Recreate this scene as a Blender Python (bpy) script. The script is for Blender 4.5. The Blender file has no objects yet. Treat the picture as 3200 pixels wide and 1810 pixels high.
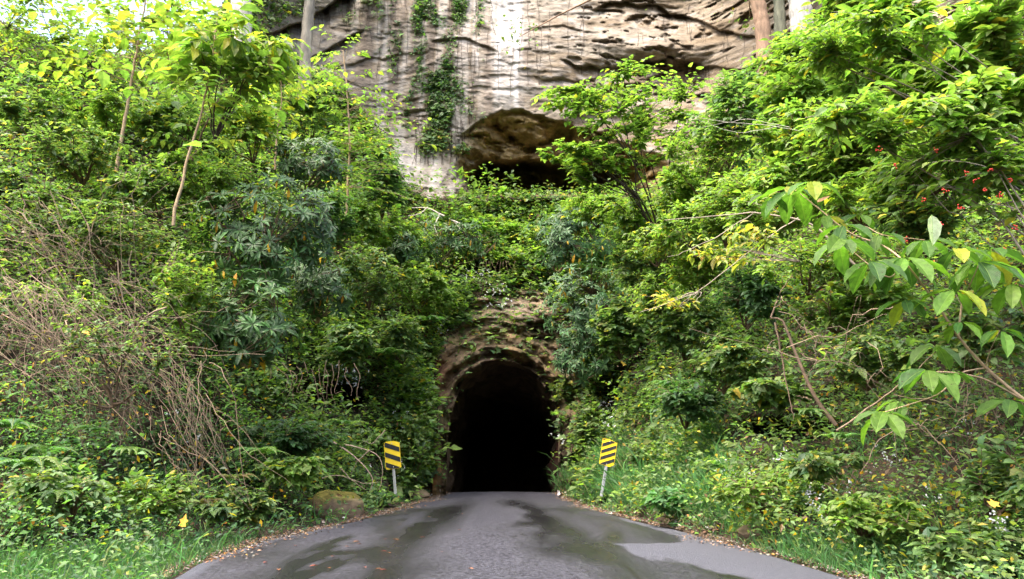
import bpy, math, random
import numpy as np
from mathutils import Vector

# ------------------------------------------------------------------ camera, sky, sun, exposure
scn = bpy.context.scene
CAMZ = 1.15
F = 796.0
PITCH = math.radians(13.94)
cam_d = bpy.data.cameras.new("camera")
cam_d.sensor_width = 36.0
cam_d.lens = 36.0 * F / 1024.0
cam_d.clip_start = 0.05
cam_d.clip_end = 2000
cam = bpy.data.objects.new("camera", cam_d)
scn.collection.objects.link(cam)
cam.location = (0, 0, CAMZ)
cam.rotation_euler = (math.pi / 2 + PITCH, 0, 0)
scn.camera = cam

SUN_EL, SUN_AZ = math.radians(64), math.radians(232)      # azimuth clockwise from +Y
world = bpy.data.worlds.new("World")
scn.world = world
world.use_nodes = True
wn, wl = world.node_tree.nodes, world.node_tree.links
wn.clear()
sky = wn.new("ShaderNodeTexSky"); sky.sky_type = 'NISHITA'; sky.sun_disc = False
sky.sun_elevation = SUN_EL; sky.sun_rotation = SUN_AZ
sky.dust_density = 7.0; sky.air_density = 1.0; sky.ozone_density = 1.0
bg = wn.new("ShaderNodeBackground"); bg.inputs[1].default_value = 0.15
wo = wn.new("ShaderNodeOutputWorld")
wl.new(sky.outputs[0], bg.inputs[0]); wl.new(bg.outputs[0], wo.inputs[0])
sun_d = bpy.data.lights.new("sun", 'SUN'); sun_d.energy = 0.75; sun_d.angle = math.radians(88)
sun_d.color = (1.0, 0.95, 0.86)
sun = bpy.data.objects.new("sun", sun_d); scn.collection.objects.link(sun)
sv = Vector((math.sin(SUN_AZ) * math.cos(SUN_EL), math.cos(SUN_AZ) * math.cos(SUN_EL), math.sin(SUN_EL)))
sun.rotation_euler = sv.to_track_quat('Z', 'Y').to_euler()
vs = scn.view_settings
vs.view_transform = 'Standard'; vs.look = 'None'; vs.gamma = 1.0; vs.exposure = 2.5; vs.use_curve_mapping = False
cy = scn.cycles
cy.max_bounces = 7; cy.diffuse_bounces = 4; cy.glossy_bounces = 2; cy.transmission_bounces = 4; cy.transparent_max_bounces = 4
cy.use_denoising = True
cy.caustics_reflective = False; cy.caustics_refractive = False

rng = np.random.default_rng(7)
random.seed(7)
C0 = np.array([0, 0, CAMZ])
CP, SP = math.cos(PITCH), math.sin(PITCH)

# ------------------------------------------------------------------ measuring helpers
def rays(px, row):
    u = (np.asarray(px, float) - 512) / F
    v = (np.asarray(row, float) - 289.5) / F
    y = CP + v * SP
    z = SP - v * CP
    return np.stack([u / y, np.ones_like(u / y), z / y], -1)

def at(px, row, D):
    return C0 + rays(px, row) * np.asarray(D, float)[..., None]

def hash3(i, j, k, s=0):
    h = (i * 374761393 + j * 668265263 + k * 2147483647 + s * 1274126177) & 0xFFFFFFFF
    h = ((h ^ (h >> 13)) * 1274126177) & 0xFFFFFFFF
    h = ((h ^ (h >> 16)) * 668265263) & 0xFFFFFFFF
    return ((h ^ (h >> 15)) & 0xFFFFFF) / float(0xFFFFFF)

def noise(P, s=0):
    P = np.asarray(P, float)
    I = np.floor(P).astype(np.int64); f = P - I
    f = f * f * (3 - 2 * f)
    r = 0
    for a in (0, 1):
        wa = f[..., 0] if a else 1 - f[..., 0]
        for b in (0, 1):
            wb = f[..., 1] if b else 1 - f[..., 1]
            for c in (0, 1):
                wc = f[..., 2] if c else 1 - f[..., 2]
                r = r + wa * wb * wc * hash3(I[..., 0] + a, I[..., 1] + b, I[..., 2] + c, s)
    return r

def fbm(P, o=4, s=0, lac=2.03):
    P = np.asarray(P, float); a, t, n = 0.5, 0, 0
    for k in range(o):
        t = t + a * noise(P, s + k * 17); n += a; a *= 0.5; P = P * lac + 3.1
    return t / n

def sstep(a, b, x):
    t = np.clip((x - a) / (b - a), 0, 1)
    return t * t * (3 - 2 * t)

def blur(A, sig):
    r = int(sig * 3); k = np.exp(-0.5 * (np.arange(-r, r + 1) / sig) ** 2); k /= k.sum()
    A = np.pad(A, ((r, r), (r, r)), mode='edge')
    A = np.apply_along_axis(lambda m: np.convolve(m, k, 'valid'), 0, A)
    return np.apply_along_axis(lambda m: np.convolve(m, k, 'valid'), 1, A)

def poly_in(px, py, poly):
    ins = np.zeros(np.shape(px), bool); n = len(poly)
    for i in range(n):
        x1, y1 = poly[i]; x2, y2 = poly[(i + 1) % n]
        if y1 == y2: continue
        c = ((y1 > py) != (y2 > py)) & (px < (x2 - x1) * (py - y1) / (y2 - y1) + x1)
        ins ^= c
    return ins

def poly_dist(px, py, poly, closed=True):
    d = np.full(np.shape(px), 1e9); n = len(poly)
    for i in range(n if closed else n - 1):
        a = np.array(poly[i], float); b = np.array(poly[(i + 1) % n], float); ab = b - a
        t = np.clip(((px - a[0]) * ab[0] + (py - a[1]) * ab[1]) / (ab @ ab), 0, 1)
        d = np.minimum(d, np.hypot(px - a[0] - t * ab[0], py - a[1] - t * ab[1]))
    return d

ROADK = 0.95 / 28.0
def ground_D(row):
    rz = rays(512.0, row)[..., 2]
    den = ROADK - rz
    return np.where(den > 0.004, CAMZ / np.maximum(den, 0.004), 280.0)

# ------------------------------------------------------------------ the lie of the land, measured as distances
cols = [-200, 0, 100, 200, 300, 380, 430, 500, 560, 620, 700, 800, 900, 1023, 1224]
rws = [-150, 0, 60, 120, 180, 240, 300, 360, 420, 480, 520, 560, 600, 660]
TAB = [
    [20, 16, 14.5, 13, 12, 11, 10.2, 9.6, 9, 8.6, 8.4, 8.2, 8, 7.8],
    [26, 22, 19.5, 17.5, 16, 14.8, 13.6, 12.6, 11.6, 10.8, 10.2, 9.8, 9.5, 9.2],
    [28, 24, 21.5, 19.5, 18, 16.6, 15.4, 14.4, 13.4, 12.6, 12, 11.4, 11, 10.6],
    [31, 27, 25, 23, 21.2, 19.6, 18, 16.8, 15.6, 14.6, 13.8, 13, 12.5, 12],
    [36, 34, 33, 31, 27, 24, 22, 20.4, 19, 17.6, 16.4, 15.8, 15.4, 15],
    [37, 35.5, 35, 34.5, 33, 29, 26.5, 25, 23.6, 22, 20.5, 19.5, 19, 19],
    [37, 36, 34.5, 34, 34.5, 31.5, 29.5, 28, 27.2, 26.6, 26, 25, 24, 24],
    [38, 36, 34, 34, 34.5, 31.5, 30, 28.6, 28, 28, 28, 28, 28, 28],
    [38, 36, 34, 34, 34.5, 31.5, 29.7, 28.3, 27.5, 26.6, 26, 25, 25, 25],
    [38, 36, 34.5, 34, 33.5, 30, 27.5, 25, 22.5, 19.5, 16.8, 16, 15, 15],
    [38, 36, 34, 32, 30, 26, 23, 20, 17.5, 15.3, 13.8, 12.8, 12, 12],
    [34, 30, 28, 25, 22, 19.5, 17, 15, 13.2, 11.8, 10.8, 10, 9.5, 9.2],
    [28, 23, 21, 19, 17, 15.3, 13.8, 12.4, 11.2, 10.2, 9.4, 8.8, 8.4, 8],
    [22, 18, 16.5, 15, 13.6, 12.4, 11.4, 10.4, 9.5, 8.8, 8.2, 7.8, 7.5, 7.2],
    [15, 12.5, 11.5, 10.6, 9.8, 9.1, 8.5, 8, 7.5, 7.1, 6.8, 6.5, 6.3, 6.1]]
X0, Y0, X1, Y1 = -200, -150, 1224, 660
gx = np.arange(X0, X1 + 1); gy = np.arange(Y0, Y1 + 1)
T1 = np.array([np.interp(gy, rws, c) for c in TAB])                     # cols x gy
T2 = np.array([np.interp(gx, cols, T1[:, j]) for j in range(len(gy))])  # gy x gx
small = blur(T2[::4, ::4], 5.0)
def up4(S):
    a = np.array([np.interp(gx, gx[::4], r) for r in S])
    return np.array([np.interp(gy, gy[::4], a[:, i]) for i in range(len(gx))]).T
BANK = up4(small)
GX, GY = np.meshgrid(gx.astype(float), gy.astype(float))

ARCH = [(446, 500), (447, 470), (448, 440), (451, 418), (456, 401), (463, 387), (473, 376), (487, 367.5), (500, 365),
        (514, 367), (528, 373), (540, 382), (549, 394), (555, 409), (558, 426), (558, 450), (557, 475), (557, 500)]
CLIFF = [(235, -200), (258, 36), (300, 62), (330, 84), (362, 118), (384, 140), (396, 185), (430, 200), (470, 197), (600, 196),
         (690, 196), (720, 150), (775, 70), (1010, 20), (1010, -200)]
PORTAL = [(424, 505), (432, 440), (428, 385), (440, 340), (462, 318), (470, 292), (500, 288), (545, 292), (566, 340), (576, 370),
          (600, 385), (596, 420), (580, 450), (572, 505)]
in_cliff = poly_in(GX, GY, CLIFF)
in_portal = poly_in(GX, GY, PORTAL)
in_arch = poly_in(GX, GY, ARCH)
sub = (GY > 200) & (GX > 380) & (GX < 640)
arch_d = np.full(GX.shape, 999.0)
arch_d[sub] = poly_dist(GX[sub], GY[sub], ARCH)
arch_d = np.where(in_arch, -arch_d, arch_d)

P0 = at(GX, GY, BANK)
rockw = np.clip(blur((in_cliff | in_portal).astype(float)[::4, ::4], 1.5), 0, 1)
rockw = up4(rockw)
# --- soil banks: lumps and gullies
bn = fbm(P0 * np.array([.35, .35, .35]), 4, 5) - 0.5
bn2 = fbm(P0 * 1.3, 3, 9) - 0.5
soil = -(bn * 2.4 + bn2 * 0.8) * sstep(6, 14, BANK)
# --- rock: bedding steps that run nearly level and dip to the left
X, Y, Z = P0[..., 0], P0[..., 1], P0[..., 2]
warp = fbm(P0 * np.array([.16, .16, .3]), 3, 21) * 2.4
tilt = -0.35 * np.clip((GX - 330) / 130, -1, 0) * 0 + np.where(GX < 430, (430 - GX) / 100 * 0.9, 0)
s = Z + 0.06 * X + warp + tilt
bed = fbm(np.stack([X * .45, Y * .1, s * 2.2], -1), 3, 31) - .5
fine = .6 * (fbm(np.stack([X * 1.5, Y * .2, s * 6.5], -1), 4, 41) - .5) + .7 * (fbm(np.stack([X * 1.3, Y * .5, Z * 1.8 + .5 * X], -1), 5, 42) - .5)
big = fbm(P0 * .22, 3, 51) - .5
rough = sstep(540, 640, GX)                                             # the right of the cliff is far more broken
pock = fbm(np.stack([X * 1.3, Y * .3, s * 2.8], -1), 4, 61)
pit = sstep(.53, .66, pock)
cliffd = -(big * (1.6 + 1.8 * rough) + bed * (0.10 + .28 * rough) + fine * (0.26 + .22 * rough)) + pit * (0.10 + .30 * rough)
# long sharp breaks in the face
def crack(pts, w, depth):
    wx = 9 * (fbm(np.stack([GX / 11, GY / 7, GX * 0 + 2], -1), 4, 63) - .5); wy = 9 * (fbm(np.stack([GX / 9, GY / 7, GX * 0 + 7], -1), 4, 64) - .5)
    d = poly_dist(GX + wx, GY + wy, pts, closed=False)
    w = w * (.25 + 1.5 * fbm(np.stack([GX / 10, GY / 10, GX * 0], -1), 3, 65))
    return depth * sstep(1.6, .2, d / w)
# portal: onion-like beds that wrap over the arch
rad = arch_d + 8 * fbm(np.stack([GX / 38, GY / 38, GX * 0], -1), 3, 71) + .10 * (GX - 500)
wv = np.abs(((rad / 13.0) % 1.0))
steps = sstep(0.0, .85, wv) - sstep(.88, 1.0, wv)
archbed = -0.60 * steps * sstep(70, 6, arch_d) - .9 * (fbm(np.stack([rad / 4.5, GX / 40, GY * 0], -1), 3, 81) - .5)
portd = archbed + bed * -.6 * sstep(30, 70, arch_d) + fine * -.35 - (fbm(P0 * 1.1, 4, 88) - .5) * 1.3
portd = portd + 2.2 * sstep(.38, .62, fbm(np.stack([GX / 9, GY / 9, GX * 0], -1), 3, 89)) * np.exp(-np.clip(arch_d, 0, 99) / 3.2) * (arch_d > -3)
wp = up4(np.clip(blur(in_portal.astype(float)[::4, ::4], 1.2), 0, 1))
wc = up4(np.clip(blur(in_cliff.astype(float)[::4, ::4], 1.2), 0, 1))
D = BANK + soil * (1 - np.clip(wp + wc, 0, 1)) + cliffd * wc + portd * wp
def shelf(pts, depth, fade, wob=7):
    xs_ = [p[0] for p in pts]; w_ = wob * (fbm(np.stack([GX / 16, GX * 0, GX * 0 + pts[0][1]], -1), 4, 66) - .5)
    dy = GY - np.interp(GX, xs_, [p[1] for p in pts]) - w_
    ends = sstep(xs_[0] - 3, xs_[0] + 14, GX) * sstep(xs_[-1] + 3, xs_[-1] - 14, GX) * (.45 + .9 * fbm(np.stack([GX / 12, GX * 0, GX * 0 + 5], -1), 3, 67))
    return .5 * depth * ends * sstep(-.6, 1.6, dy) * np.exp(-np.clip(dy, 0, 200) / fade)
D += shelf([(428, 40), (440, 38), (455, 37), (470, 39), (487, 44), (500, 50)], 1.0, 7)
D += shelf([(425, 82), (445, 88), (458, 96), (472, 106)], .8, 6)
D += shelf([(590, 6), (640, 2), (690, 16), (720, 30), (770, 38)], 1.8, 9, 10)
D += shelf([(560, 60), (620, 66), (668, 58), (720, 70), (790, 62)], 1.5, 10, 12)
D += shelf([(590, 92), (630, 84), (680, 92), (760, 100)], 1.4, 9, 12)
D += shelf([(340, 70), (372, 58), (410, 54), (432, 50)], .5, 6)
D += shelf([(380, 118), (420, 108), (452, 112)], .6, 8)
D += shelf([(520, 30), (560, 26), (610, 34)], .5, 5)
D += shelf([(530, 76), (575, 80), (620, 74)], .5, 5)
D += shelf([(255, 36), (280, 30), (305, 20), (330, 6), (360, -14)], 4.0, 14, 6)
D += shelf([(290, 70), (310, 58), (335, 44), (365, 30)], 2.5, 10, 6)
# buttress that juts on the right with a deep undercut below
D += -1.0 * np.exp(-(((GX - 660) / 46) ** 2 + ((GY - 46) / 11) ** 2)) + 1.2 * np.exp(-(((GX - 690) / 26) ** 2 + ((GY - 82) / 16) ** 2))
# the cave: brow, receding ceiling, black hollow
lipx = np.array([380, 428, 446, 458, 475, 492, 520, 560, 600, 640, 690, 720])
lipy = np.array([215, 206, 176, 140, 121, 114, 111, 117, 132, 150, 170, 200])
lip = np.interp(GX, lipx, lipy) + 18 * (fbm(np.stack([GX / 40, GX * 0, GX * 0], -1), 4, 92) - .5) + 9 * (fbm(np.stack([GX / 14, GY / 14, GX * 0], -1), 3, 91) - .5)
below = GY - lip
cn_ = fbm(np.stack([GX / 20, GY / 16, GX * 0], -1), 4, 93) - .5
sidew = sstep(440, 482, GX + 56 * cn_ + (GY - 150) * -.25) * sstep(740, 640, GX + 30 * cn_)
cave = sstep(-1, 2, below) * .55 + np.clip(below, 0, 90) * .036 + 6.0 * sstep(158, 172, GY + 9 * (fbm(np.stack([GX / 22, GY / 22, GX * 0], -1), 3, 95) - .5)) * sstep(466, 482, GX + 30 * cn_) * sstep(650, 600, GX + 30 * cn_)
floor = sstep(199, 188, GY + 5 * (fbm(np.stack([GX / 16, GX * 0, GX * 0], -1), 3, 96) - .5))
D += cave * sidew * floor * (below > -2) + sidew * (below > 0) * (3.6 * (fbm(np.stack([X * .7, Z * 1.0 + .3 * X, Y * .2], -1), 5, 97) - .5) + .5 * pit) * sstep(0, 10, below)
# recess under the vegetated ledge
def hollow(cx, cy, rx, ry, dep, pw=4):
    n = 3.5 * (fbm(np.stack([GX / 12, GY / 8, GX * 0], -1), 3, int(cx)) - .5)
    q = ((GX - cx) / rx) ** 2 + ((GY - cy + n) / ry) ** 2
    return dep * np.exp(-q ** (pw / 2))
D += hollow(472, 270, 42, 9, 1.7) + hollow(326, 394, 40, 15, 2.8) + hollow(352, 400, 16, 14, 1.6) + hollow(794, 430, 42, 14, 2.6) + hollow(608, 400, 24, 22, .9)
# lighter rock buttress left and right of the cave mouth
D += -.9 * np.exp(-(((GX - 436) / 20) ** 2 + ((GY - 186) / 22) ** 2))
GD = ground_D(GY)
GDl = (GD * 1.0)
k = 0.25
D = np.minimum(D, GDl)
D = np.clip(D, 4.5, 60)
SURF = at(GX, GY, D)
ROADZ = lambda y: ROADK * y
# keep everything just off the road plane (road sits on top)
SURF[..., 2] = np.where(D >= GDl - 1e-6, SURF[..., 2] - 0.03, SURF[..., 2])

def surf(px, row):
    fx = np.clip(np.asarray(px, float) - X0, 0, len(gx) - 1.001); fy = np.clip(np.asarray(row, float) - Y0, 0, len(gy) - 1.001)
    i = fx.astype(int); j = fy.astype(int); a = (fx - i)[..., None]; b = (fy - j)[..., None]
    return (SURF[j, i] * (1 - a) * (1 - b) + SURF[j, i + 1] * a * (1 - b) + SURF[j + 1, i] * (1 - a) * b + SURF[j + 1, i + 1] * a * b)

SMN = blur(D[::8, ::8], 1.5)
_bx = gx[::8].astype(float); _by = gy[::8].astype(float)
_PS = at(*np.meshgrid(_bx, _by), SMN)
_nx = np.gradient(_PS, axis=1); _ny = np.gradient(_PS, axis=0)
_N = np.cross(_ny, _nx); _N /= np.linalg.norm(_N, axis=-1, keepdims=True)
_N = np.where((_N[..., 1:2] > 0), -_N, _N)
def surfn(px, row):
    i = np.clip(((np.asarray(px) - X0) / 8).astype(int), 0, _N.shape[1] - 1); j = np.clip(((np.asarray(row) - Y0) / 8).astype(int), 0, _N.shape[0] - 1)
    return _N[j, i]

# ------------------------------------------------------------------ mesh helpers
col = scn.collection
def make_mesh(name, V, faces, mat, parent=None, tint=None, smooth=False, uv=None):
    """faces: list of int arrays (n,k), one array per polygon size"""
    me = bpy.data.meshes.new(name)
    V = np.asarray(V, np.float32)
    if not isinstance(faces, list): faces = [faces]
    me.vertices.add(len(V)); me.vertices.foreach_set('co', V.ravel())
    idx = np.concatenate([f.ravel() for f in faces]).astype(np.int32)
    tot = np.concatenate([np.full(len(f), f.shape[1]) for f in faces])
    st = np.concatenate([[0], np.cumsum(tot)[:-1]]).astype(np.int32)
    me.loops.add(len(idx)); me.loops.foreach_set('vertex_index', idx)
    me.polygons.add(len(tot)); me.polygons.foreach_set('loop_start', st)
    me.polygons.foreach_set('use_smooth', np.full(len(tot), smooth))
    if tint is not None:
        a = me.attributes.new('tint', 'FLOAT_COLOR', 'POINT')
        t = np.ones((len(V), 4), np.float32); t[:, :3] = tint
        a.data.foreach_set('color', t.ravel())
    if uv is not None:
        u = me.attributes.new('leafuv', 'FLOAT2', 'POINT'); u.data.foreach_set('vector', np.asarray(uv, np.float32).ravel())
    me.update(calc_edges=True)
    me.materials.append(mat)
    o = bpy.data.objects.new(name, me); col.objects.link(o)
    if parent is not None: o.parent = parent
    return o

def tag(o, label=None, cat=None, group=None, kind=None):
    if label: o['label'] = label
    if cat: o['category'] = cat
    if group: o['group'] = group
    if kind: o['kind'] = kind
    return o

def thing(name, label, cat, group=None, loc=(0, 0, 0)):
    o = bpy.data.objects.new(name, None); col.objects.link(o); o.empty_display_size = .2
    o.location = loc
    return tag(o, label, cat, group)

def norm(a): return a / np.maximum(np.linalg.norm(a, axis=-1, keepdims=True), 1e-9)

TEMPL = {
    'simple': (np.array([[0, 0, 0], [.42, -.5, .10], [1, 0, -.06], [.42, .5, .10]]), [[0, 1, 2], [0, 2, 3]]),
    'oval': (np.array([[0, 0, 0], [.28, -.40, .07], [.62, -.42, .06], [1, 0, -.14], [.62, .42, .06], [.28, .40, .07], [.5, 0, 0]]),
             [[0, 1, 6], [1, 2, 6], [2, 3, 6], [3, 4, 6], [4, 5, 6], [5, 0, 6]]),
    'heart': (np.array([[.06, 0, 0], [-.08, -.28, .06], [.18, -.5, .09], [.6, -.36, .04], [1, 0, -.14], [.6, .36, .04], [.18, .5, .09], [-.08, .28, .06], [.45, 0, 0]]),
              [[0, 1, 8], [1, 2, 8], [2, 3, 8], [3, 4, 8], [4, 5, 8], [5, 6, 8], [6, 7, 8], [7, 0, 8]]),
    'lobed': (np.array([[0, 0, 0], [.05, -.42, .05], [.30, -.26, .02], [.48, -.5, .05], [.62, -.2, .0], [1, 0, -.1], [.62, .2, .0], [.48, .5, .05], [.30, .26, .02], [.05, .42, .05], [.35, 0, 0]]),
              [[0, 1, 10], [1, 2, 10], [2, 3, 10], [3, 4, 10], [4, 5, 10], [5, 6, 10], [6, 7, 10], [7, 8, 10], [8, 9, 10], [9, 0, 10]]),
    'long': (np.array([[0, 0, 0], [.3, -.42, .05], [.7, -.46, .03], [1, 0, -.16], [.7, .46, .03], [.3, .42, .05], [.34, 0, 0.03], [.7, 0, -.02]]),
             [[0, 1, 6], [1, 2, 7, 6], [2, 3, 7], [3, 4, 7], [4, 5, 6, 7], [5, 0, 6]]),
}
def big_template():
    st = [(0, 0.0), (.08, .10), (.2, .24), (.36, .38), (.52, .47), (.68, .5), (.82, .40), (.92, .24), (1, 0)]
    V, Fc = [], []
    for i, (t, w) in enumerate(st):
        h = -.22 * t * t + .02
        for q, sd in enumerate((-1, -.5, 0, .5, 1)):
            V.append([t + .02 * (q % 2) * (-1) ** i, sd * w, h + .10 * abs(sd) * w * 2 + .014 * ((i % 2) * 2 - 1) * (abs(sd) > .6)])
    for i in range(len(st) - 1):
        for q in range(4):
            a = i * 5 + q; Fc.append([a, a + 1, a + 6, a + 5])
    return np.array(V), Fc
TEMPL['big'] = big_template()

# vegetation is kept cut back in front of the two striped boards
CLEAR = []
for _c, _r in ((393, 458), (396, 480), (607, 458), (604, 478)):
    _b = surf(np.array([_c * 1.0]), np.array([488.0]))[0, 1] - 1.2
    CLEAR.append((at(_c, _r, _b), .62 if _r < 470 else .36))
def leaves(name, P, d, n, L, W, tint, tmpl, mat, parent=None, bend=0.0):
    T, Fc = TEMPL[tmpl]
    N = len(P)
    if N > 60:
        L = np.broadcast_to(L, (N,)); W = np.broadcast_to(W, (N,)); ok = np.ones(N, bool)
        for c_, r_ in CLEAR:
            ax = norm(c_ - C0); q = P - C0; t_ = q @ ax; dd_ = np.linalg.norm(q - t_[:, None] * ax, axis=1)
            ok &= ~((t_ < np.linalg.norm(c_ - C0) + .5) & (t_ > np.linalg.norm(c_ - C0) - 9) & (dd_ < r_ * t_ / np.linalg.norm(c_ - C0)))
        P, d, n, L, W, tint = P[ok], d[ok], n[ok], L[ok], W[ok], tint[ok]; N = len(P)
    d = norm(d); n = n - (n * d).sum(-1, keepdims=True) * d; n = norm(n); sdir = np.cross(n, d)
    L = np.broadcast_to(L, (N,)); W = np.broadcast_to(W, (N,))
    h = T[:, 2][None, :] - bend * (T[:, 0] ** 2)[None, :] * (0.5 + rng.random((N, 1)))
    V = P[:, None] + d[:, None] * (T[:, 0][None, :, None] * L[:, None, None]) + sdir[:, None] * (T[:, 1][None, :, None] * W[:, None, None]) \
        + n[:, None] * (h[..., None] * L[:, None, None])
    k = len(T); faces = []
    for sz in sorted(set(len(f) for f in Fc)):
        fs = np.array([f for f in Fc if len(f) == sz])
        faces.append((fs[None] + (np.arange(N) * k)[:, None, None]).reshape(-1, sz))
    uv = np.tile(T[:, :2], (N, 1))
    return make_mesh(name, V.reshape(-1, 3), faces, mat, parent, np.repeat(tint, k, 0), False, uv)

def tubes(name, PL, R, mat, parent=None, sides=3, tint=None):
    V, Fq, tt = tube_geo(PL, R, sides, tint)
    return make_mesh(name, V, Fq, mat, parent, tt, True)

def tubes_join(name, sets, mat, parent=None):
    """sets of (PL, R, sides, tint) as one connected branch system"""
    Vs, Fs, Ts, off = [], [], [], 0
    for PL, R, sd_, ti in sets:
        V, Fq, tt = tube_geo(PL, R, sd_, ti); Vs.append(V); Fs.append(Fq + off); Ts.append(tt); off += len(V)
    return make_mesh(name, np.concatenate(Vs), np.concatenate(Fs), mat, parent, np.concatenate(Ts), True)

def tube_geo(PL, R, sides=3, tint=None):
    """PL (N,K,3) polylines, R (N,K) radii"""
    PL = np.asarray(PL, float); R = np.asarray(R, float)
    N, K, _ = PL.shape
    t = np.gradient(PL, axis=1); t = norm(t)
    ref = np.where(np.abs(t[..., 2:3]) > .9, np.array([1., 0, 0]), np.array([0, 0, 1.]))
    a = norm(np.cross(t, ref)); b = np.cross(t, a)
    ang = np.arange(sides) / sides * 2 * np.pi
    V = PL[:, :, None] + R[:, :, None, None] * (a[:, :, None] * np.cos(ang)[None, None, :, None] + b[:, :, None] * np.sin(ang)[None, None, :, None])
    V = V.reshape(-1, 3)
    base = (np.arange(N) * K * sides)[:, None, None] + (np.arange(K - 1) * sides)[None, :, None]
    j = np.arange(sides); j2 = (j + 1) % sides
    Fq = np.stack([base + j, base + j2, base + j2 + sides, base + j + sides], -1).reshape(-1, 4)
    tt = None if tint is None else np.repeat(np.asarray(tint), K * sides, 0)
    return V, Fq, tt

def bez(A, B, Cc, t):
    t = np.asarray(t)[..., None]
    return (1 - t) ** 2 * A + 2 * t * (1 - t) * B + t * t * Cc

def pick(pal, n, jit=.22):
    """pal: list of (weight, rgb)"""
    w = np.array([p[0] for p in pal], float); w /= w.sum()
    c = np.array([p[1] for p in pal], float)[rng.choice(len(pal), n, p=w)]
    v = np.exp(rng.normal(0, jit, (n, 1)))
    return np.clip(c * v * (1 + rng.normal(0, .06, (n, 3))), .002, .85)

# ------------------------------------------------------------------ materials
def new_mat(name):
    m = bpy.data.materials.new(name); m.use_nodes = True
    nt = m.node_tree; nt.nodes.clear()
    return m, nt.nodes, nt.links

def leaf_mat(name, rough=.48, trans=.52, spec=.5, tcol=(1.3, 1.45, .6), vein=False):
    m, n, l = new_mat(name)
    at_ = n.new("ShaderNodeAttribute"); at_.attribute_name = 'tint'
    geo = n.new("ShaderNodeNewGeometry")
    no = n.new("ShaderNodeTexNoise"); no.inputs['Scale'].default_value = 21 if vein else 14; no.inputs['Detail'].default_value = 3
    tc = n.new("ShaderNodeTexCoord"); l.new(tc.outputs['Object'], no.inputs['Vector'])
    mr = n.new("ShaderNodeMapRange"); mr.inputs[1].default_value = .3; mr.inputs[2].default_value = .7; mr.inputs[3].default_value = .75; mr.inputs[4].default_value = 1.25
    l.new(no.outputs[0], mr.inputs[0])
    mx = n.new("ShaderNodeVectorMath"); mx.operation = 'SCALE'
    l.new(at_.outputs['Color'], mx.inputs[0]); l.new(mr.outputs[0], mx.inputs['Scale'])
    colr = mx.outputs[0]
    if vein:
        ua = n.new("ShaderNodeAttribute"); ua.attribute_name = 'leafuv'
        sx = n.new("ShaderNodeSeparateXYZ"); l.new(ua.outputs['Vector'], sx.inputs[0])
        ab = n.new("ShaderNodeMath"); ab.operation = 'ABSOLUTE'; l.new(sx.outputs[1], ab.inputs[0])
        m1 = n.new("ShaderNodeMath"); m1.operation = 'MULTIPLY_ADD'; m1.inputs[1].default_value = -.9
        l.new(ab.outputs[0], m1.inputs[0]); l.new(sx.outputs[0], m1.inputs[2])
        m2 = n.new("ShaderNodeMath"); m2.operation = 'MULTIPLY'; m2.inputs[1].default_value = 90; l.new(m1.outputs[0], m2.inputs[0])
        m3 = n.new("ShaderNodeMath"); m3.operation = 'SINE'; l.new(m2.outputs[0], m3.inputs[0])
        m4 = n.new("ShaderNodeMapRange"); m4.inputs[1].default_value = .75; m4.inputs[2].default_value = 1.0; m4.inputs[3].default_value = 0; m4.inputs[4].default_value = .35; l.new(m3.outputs[0], m4.inputs[0])
        m5 = n.new("ShaderNodeMapRange"); m5.inputs[1].default_value = .025; m5.inputs[2].default_value = .0; m5.inputs[3].default_value = 0; m5.inputs[4].default_value = .8; l.new(ab.outputs[0], m5.inputs[0])
        m6 = n.new("ShaderNodeMath"); m6.operation = 'MAXIMUM'; l.new(m4.outputs[0], m6.inputs[0]); l.new(m5.outputs[0], m6.inputs[1])
        mm = n.new("ShaderNodeMix"); mm.data_type = 'RGBA'; mm.inputs[7].default_value = (.22, .34, .08, 1)
        l.new(m6.outputs[0], mm.inputs[0]); l.new(colr, mm.inputs[6]); colr = mm.outputs[2]
        # insect spots
        n2 = n.new("ShaderNodeTexNoise"); n2.inputs['Scale'].default_value = 38; n2.inputs['Detail'].default_value = 2; l.new(tc.outputs['Object'], n2.inputs['Vector'])
        r2 = n.new("ShaderNodeMapRange"); r2.inputs[1].default_value = .70; r2.inputs[2].default_value = .74; l.new(n2.outputs[0], r2.inputs[0])
        m7 = n.new("ShaderNodeMix"); m7.data_type = 'RGBA'; m7.inputs[7].default_value = (.05, .03, .012, 1)
        l.new(r2.outputs[0], m7.inputs[0]); l.new(colr, m7.inputs[6]); colr = m7.outputs[2]
    p = n.new("ShaderNodeBsdfPrincipled"); p.inputs['Roughness'].default_value = rough; p.inputs['Specular IOR Level'].default_value = spec
    l.new(colr, p.inputs['Base Color'])
    tr = n.new("ShaderNodeBsdfTranslucent")
    vm = n.new("ShaderNodeVectorMath"); vm.operation = 'MULTIPLY'; vm.inputs[1].default_value = tcol
    l.new(colr, vm.inputs[0]); l.new(vm.outputs[0], tr.inputs[0])
    mix = n.new("ShaderNodeMixShader"); mix.inputs[0].default_value = trans
    l.new(p.outputs[0], mix.inputs[1]); l.new(tr.outputs[0], mix.inputs[2])
    o = n.new("ShaderNodeOutputMaterial"); l.new(mix.outputs[0], o.inputs[0])
    return m

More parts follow.
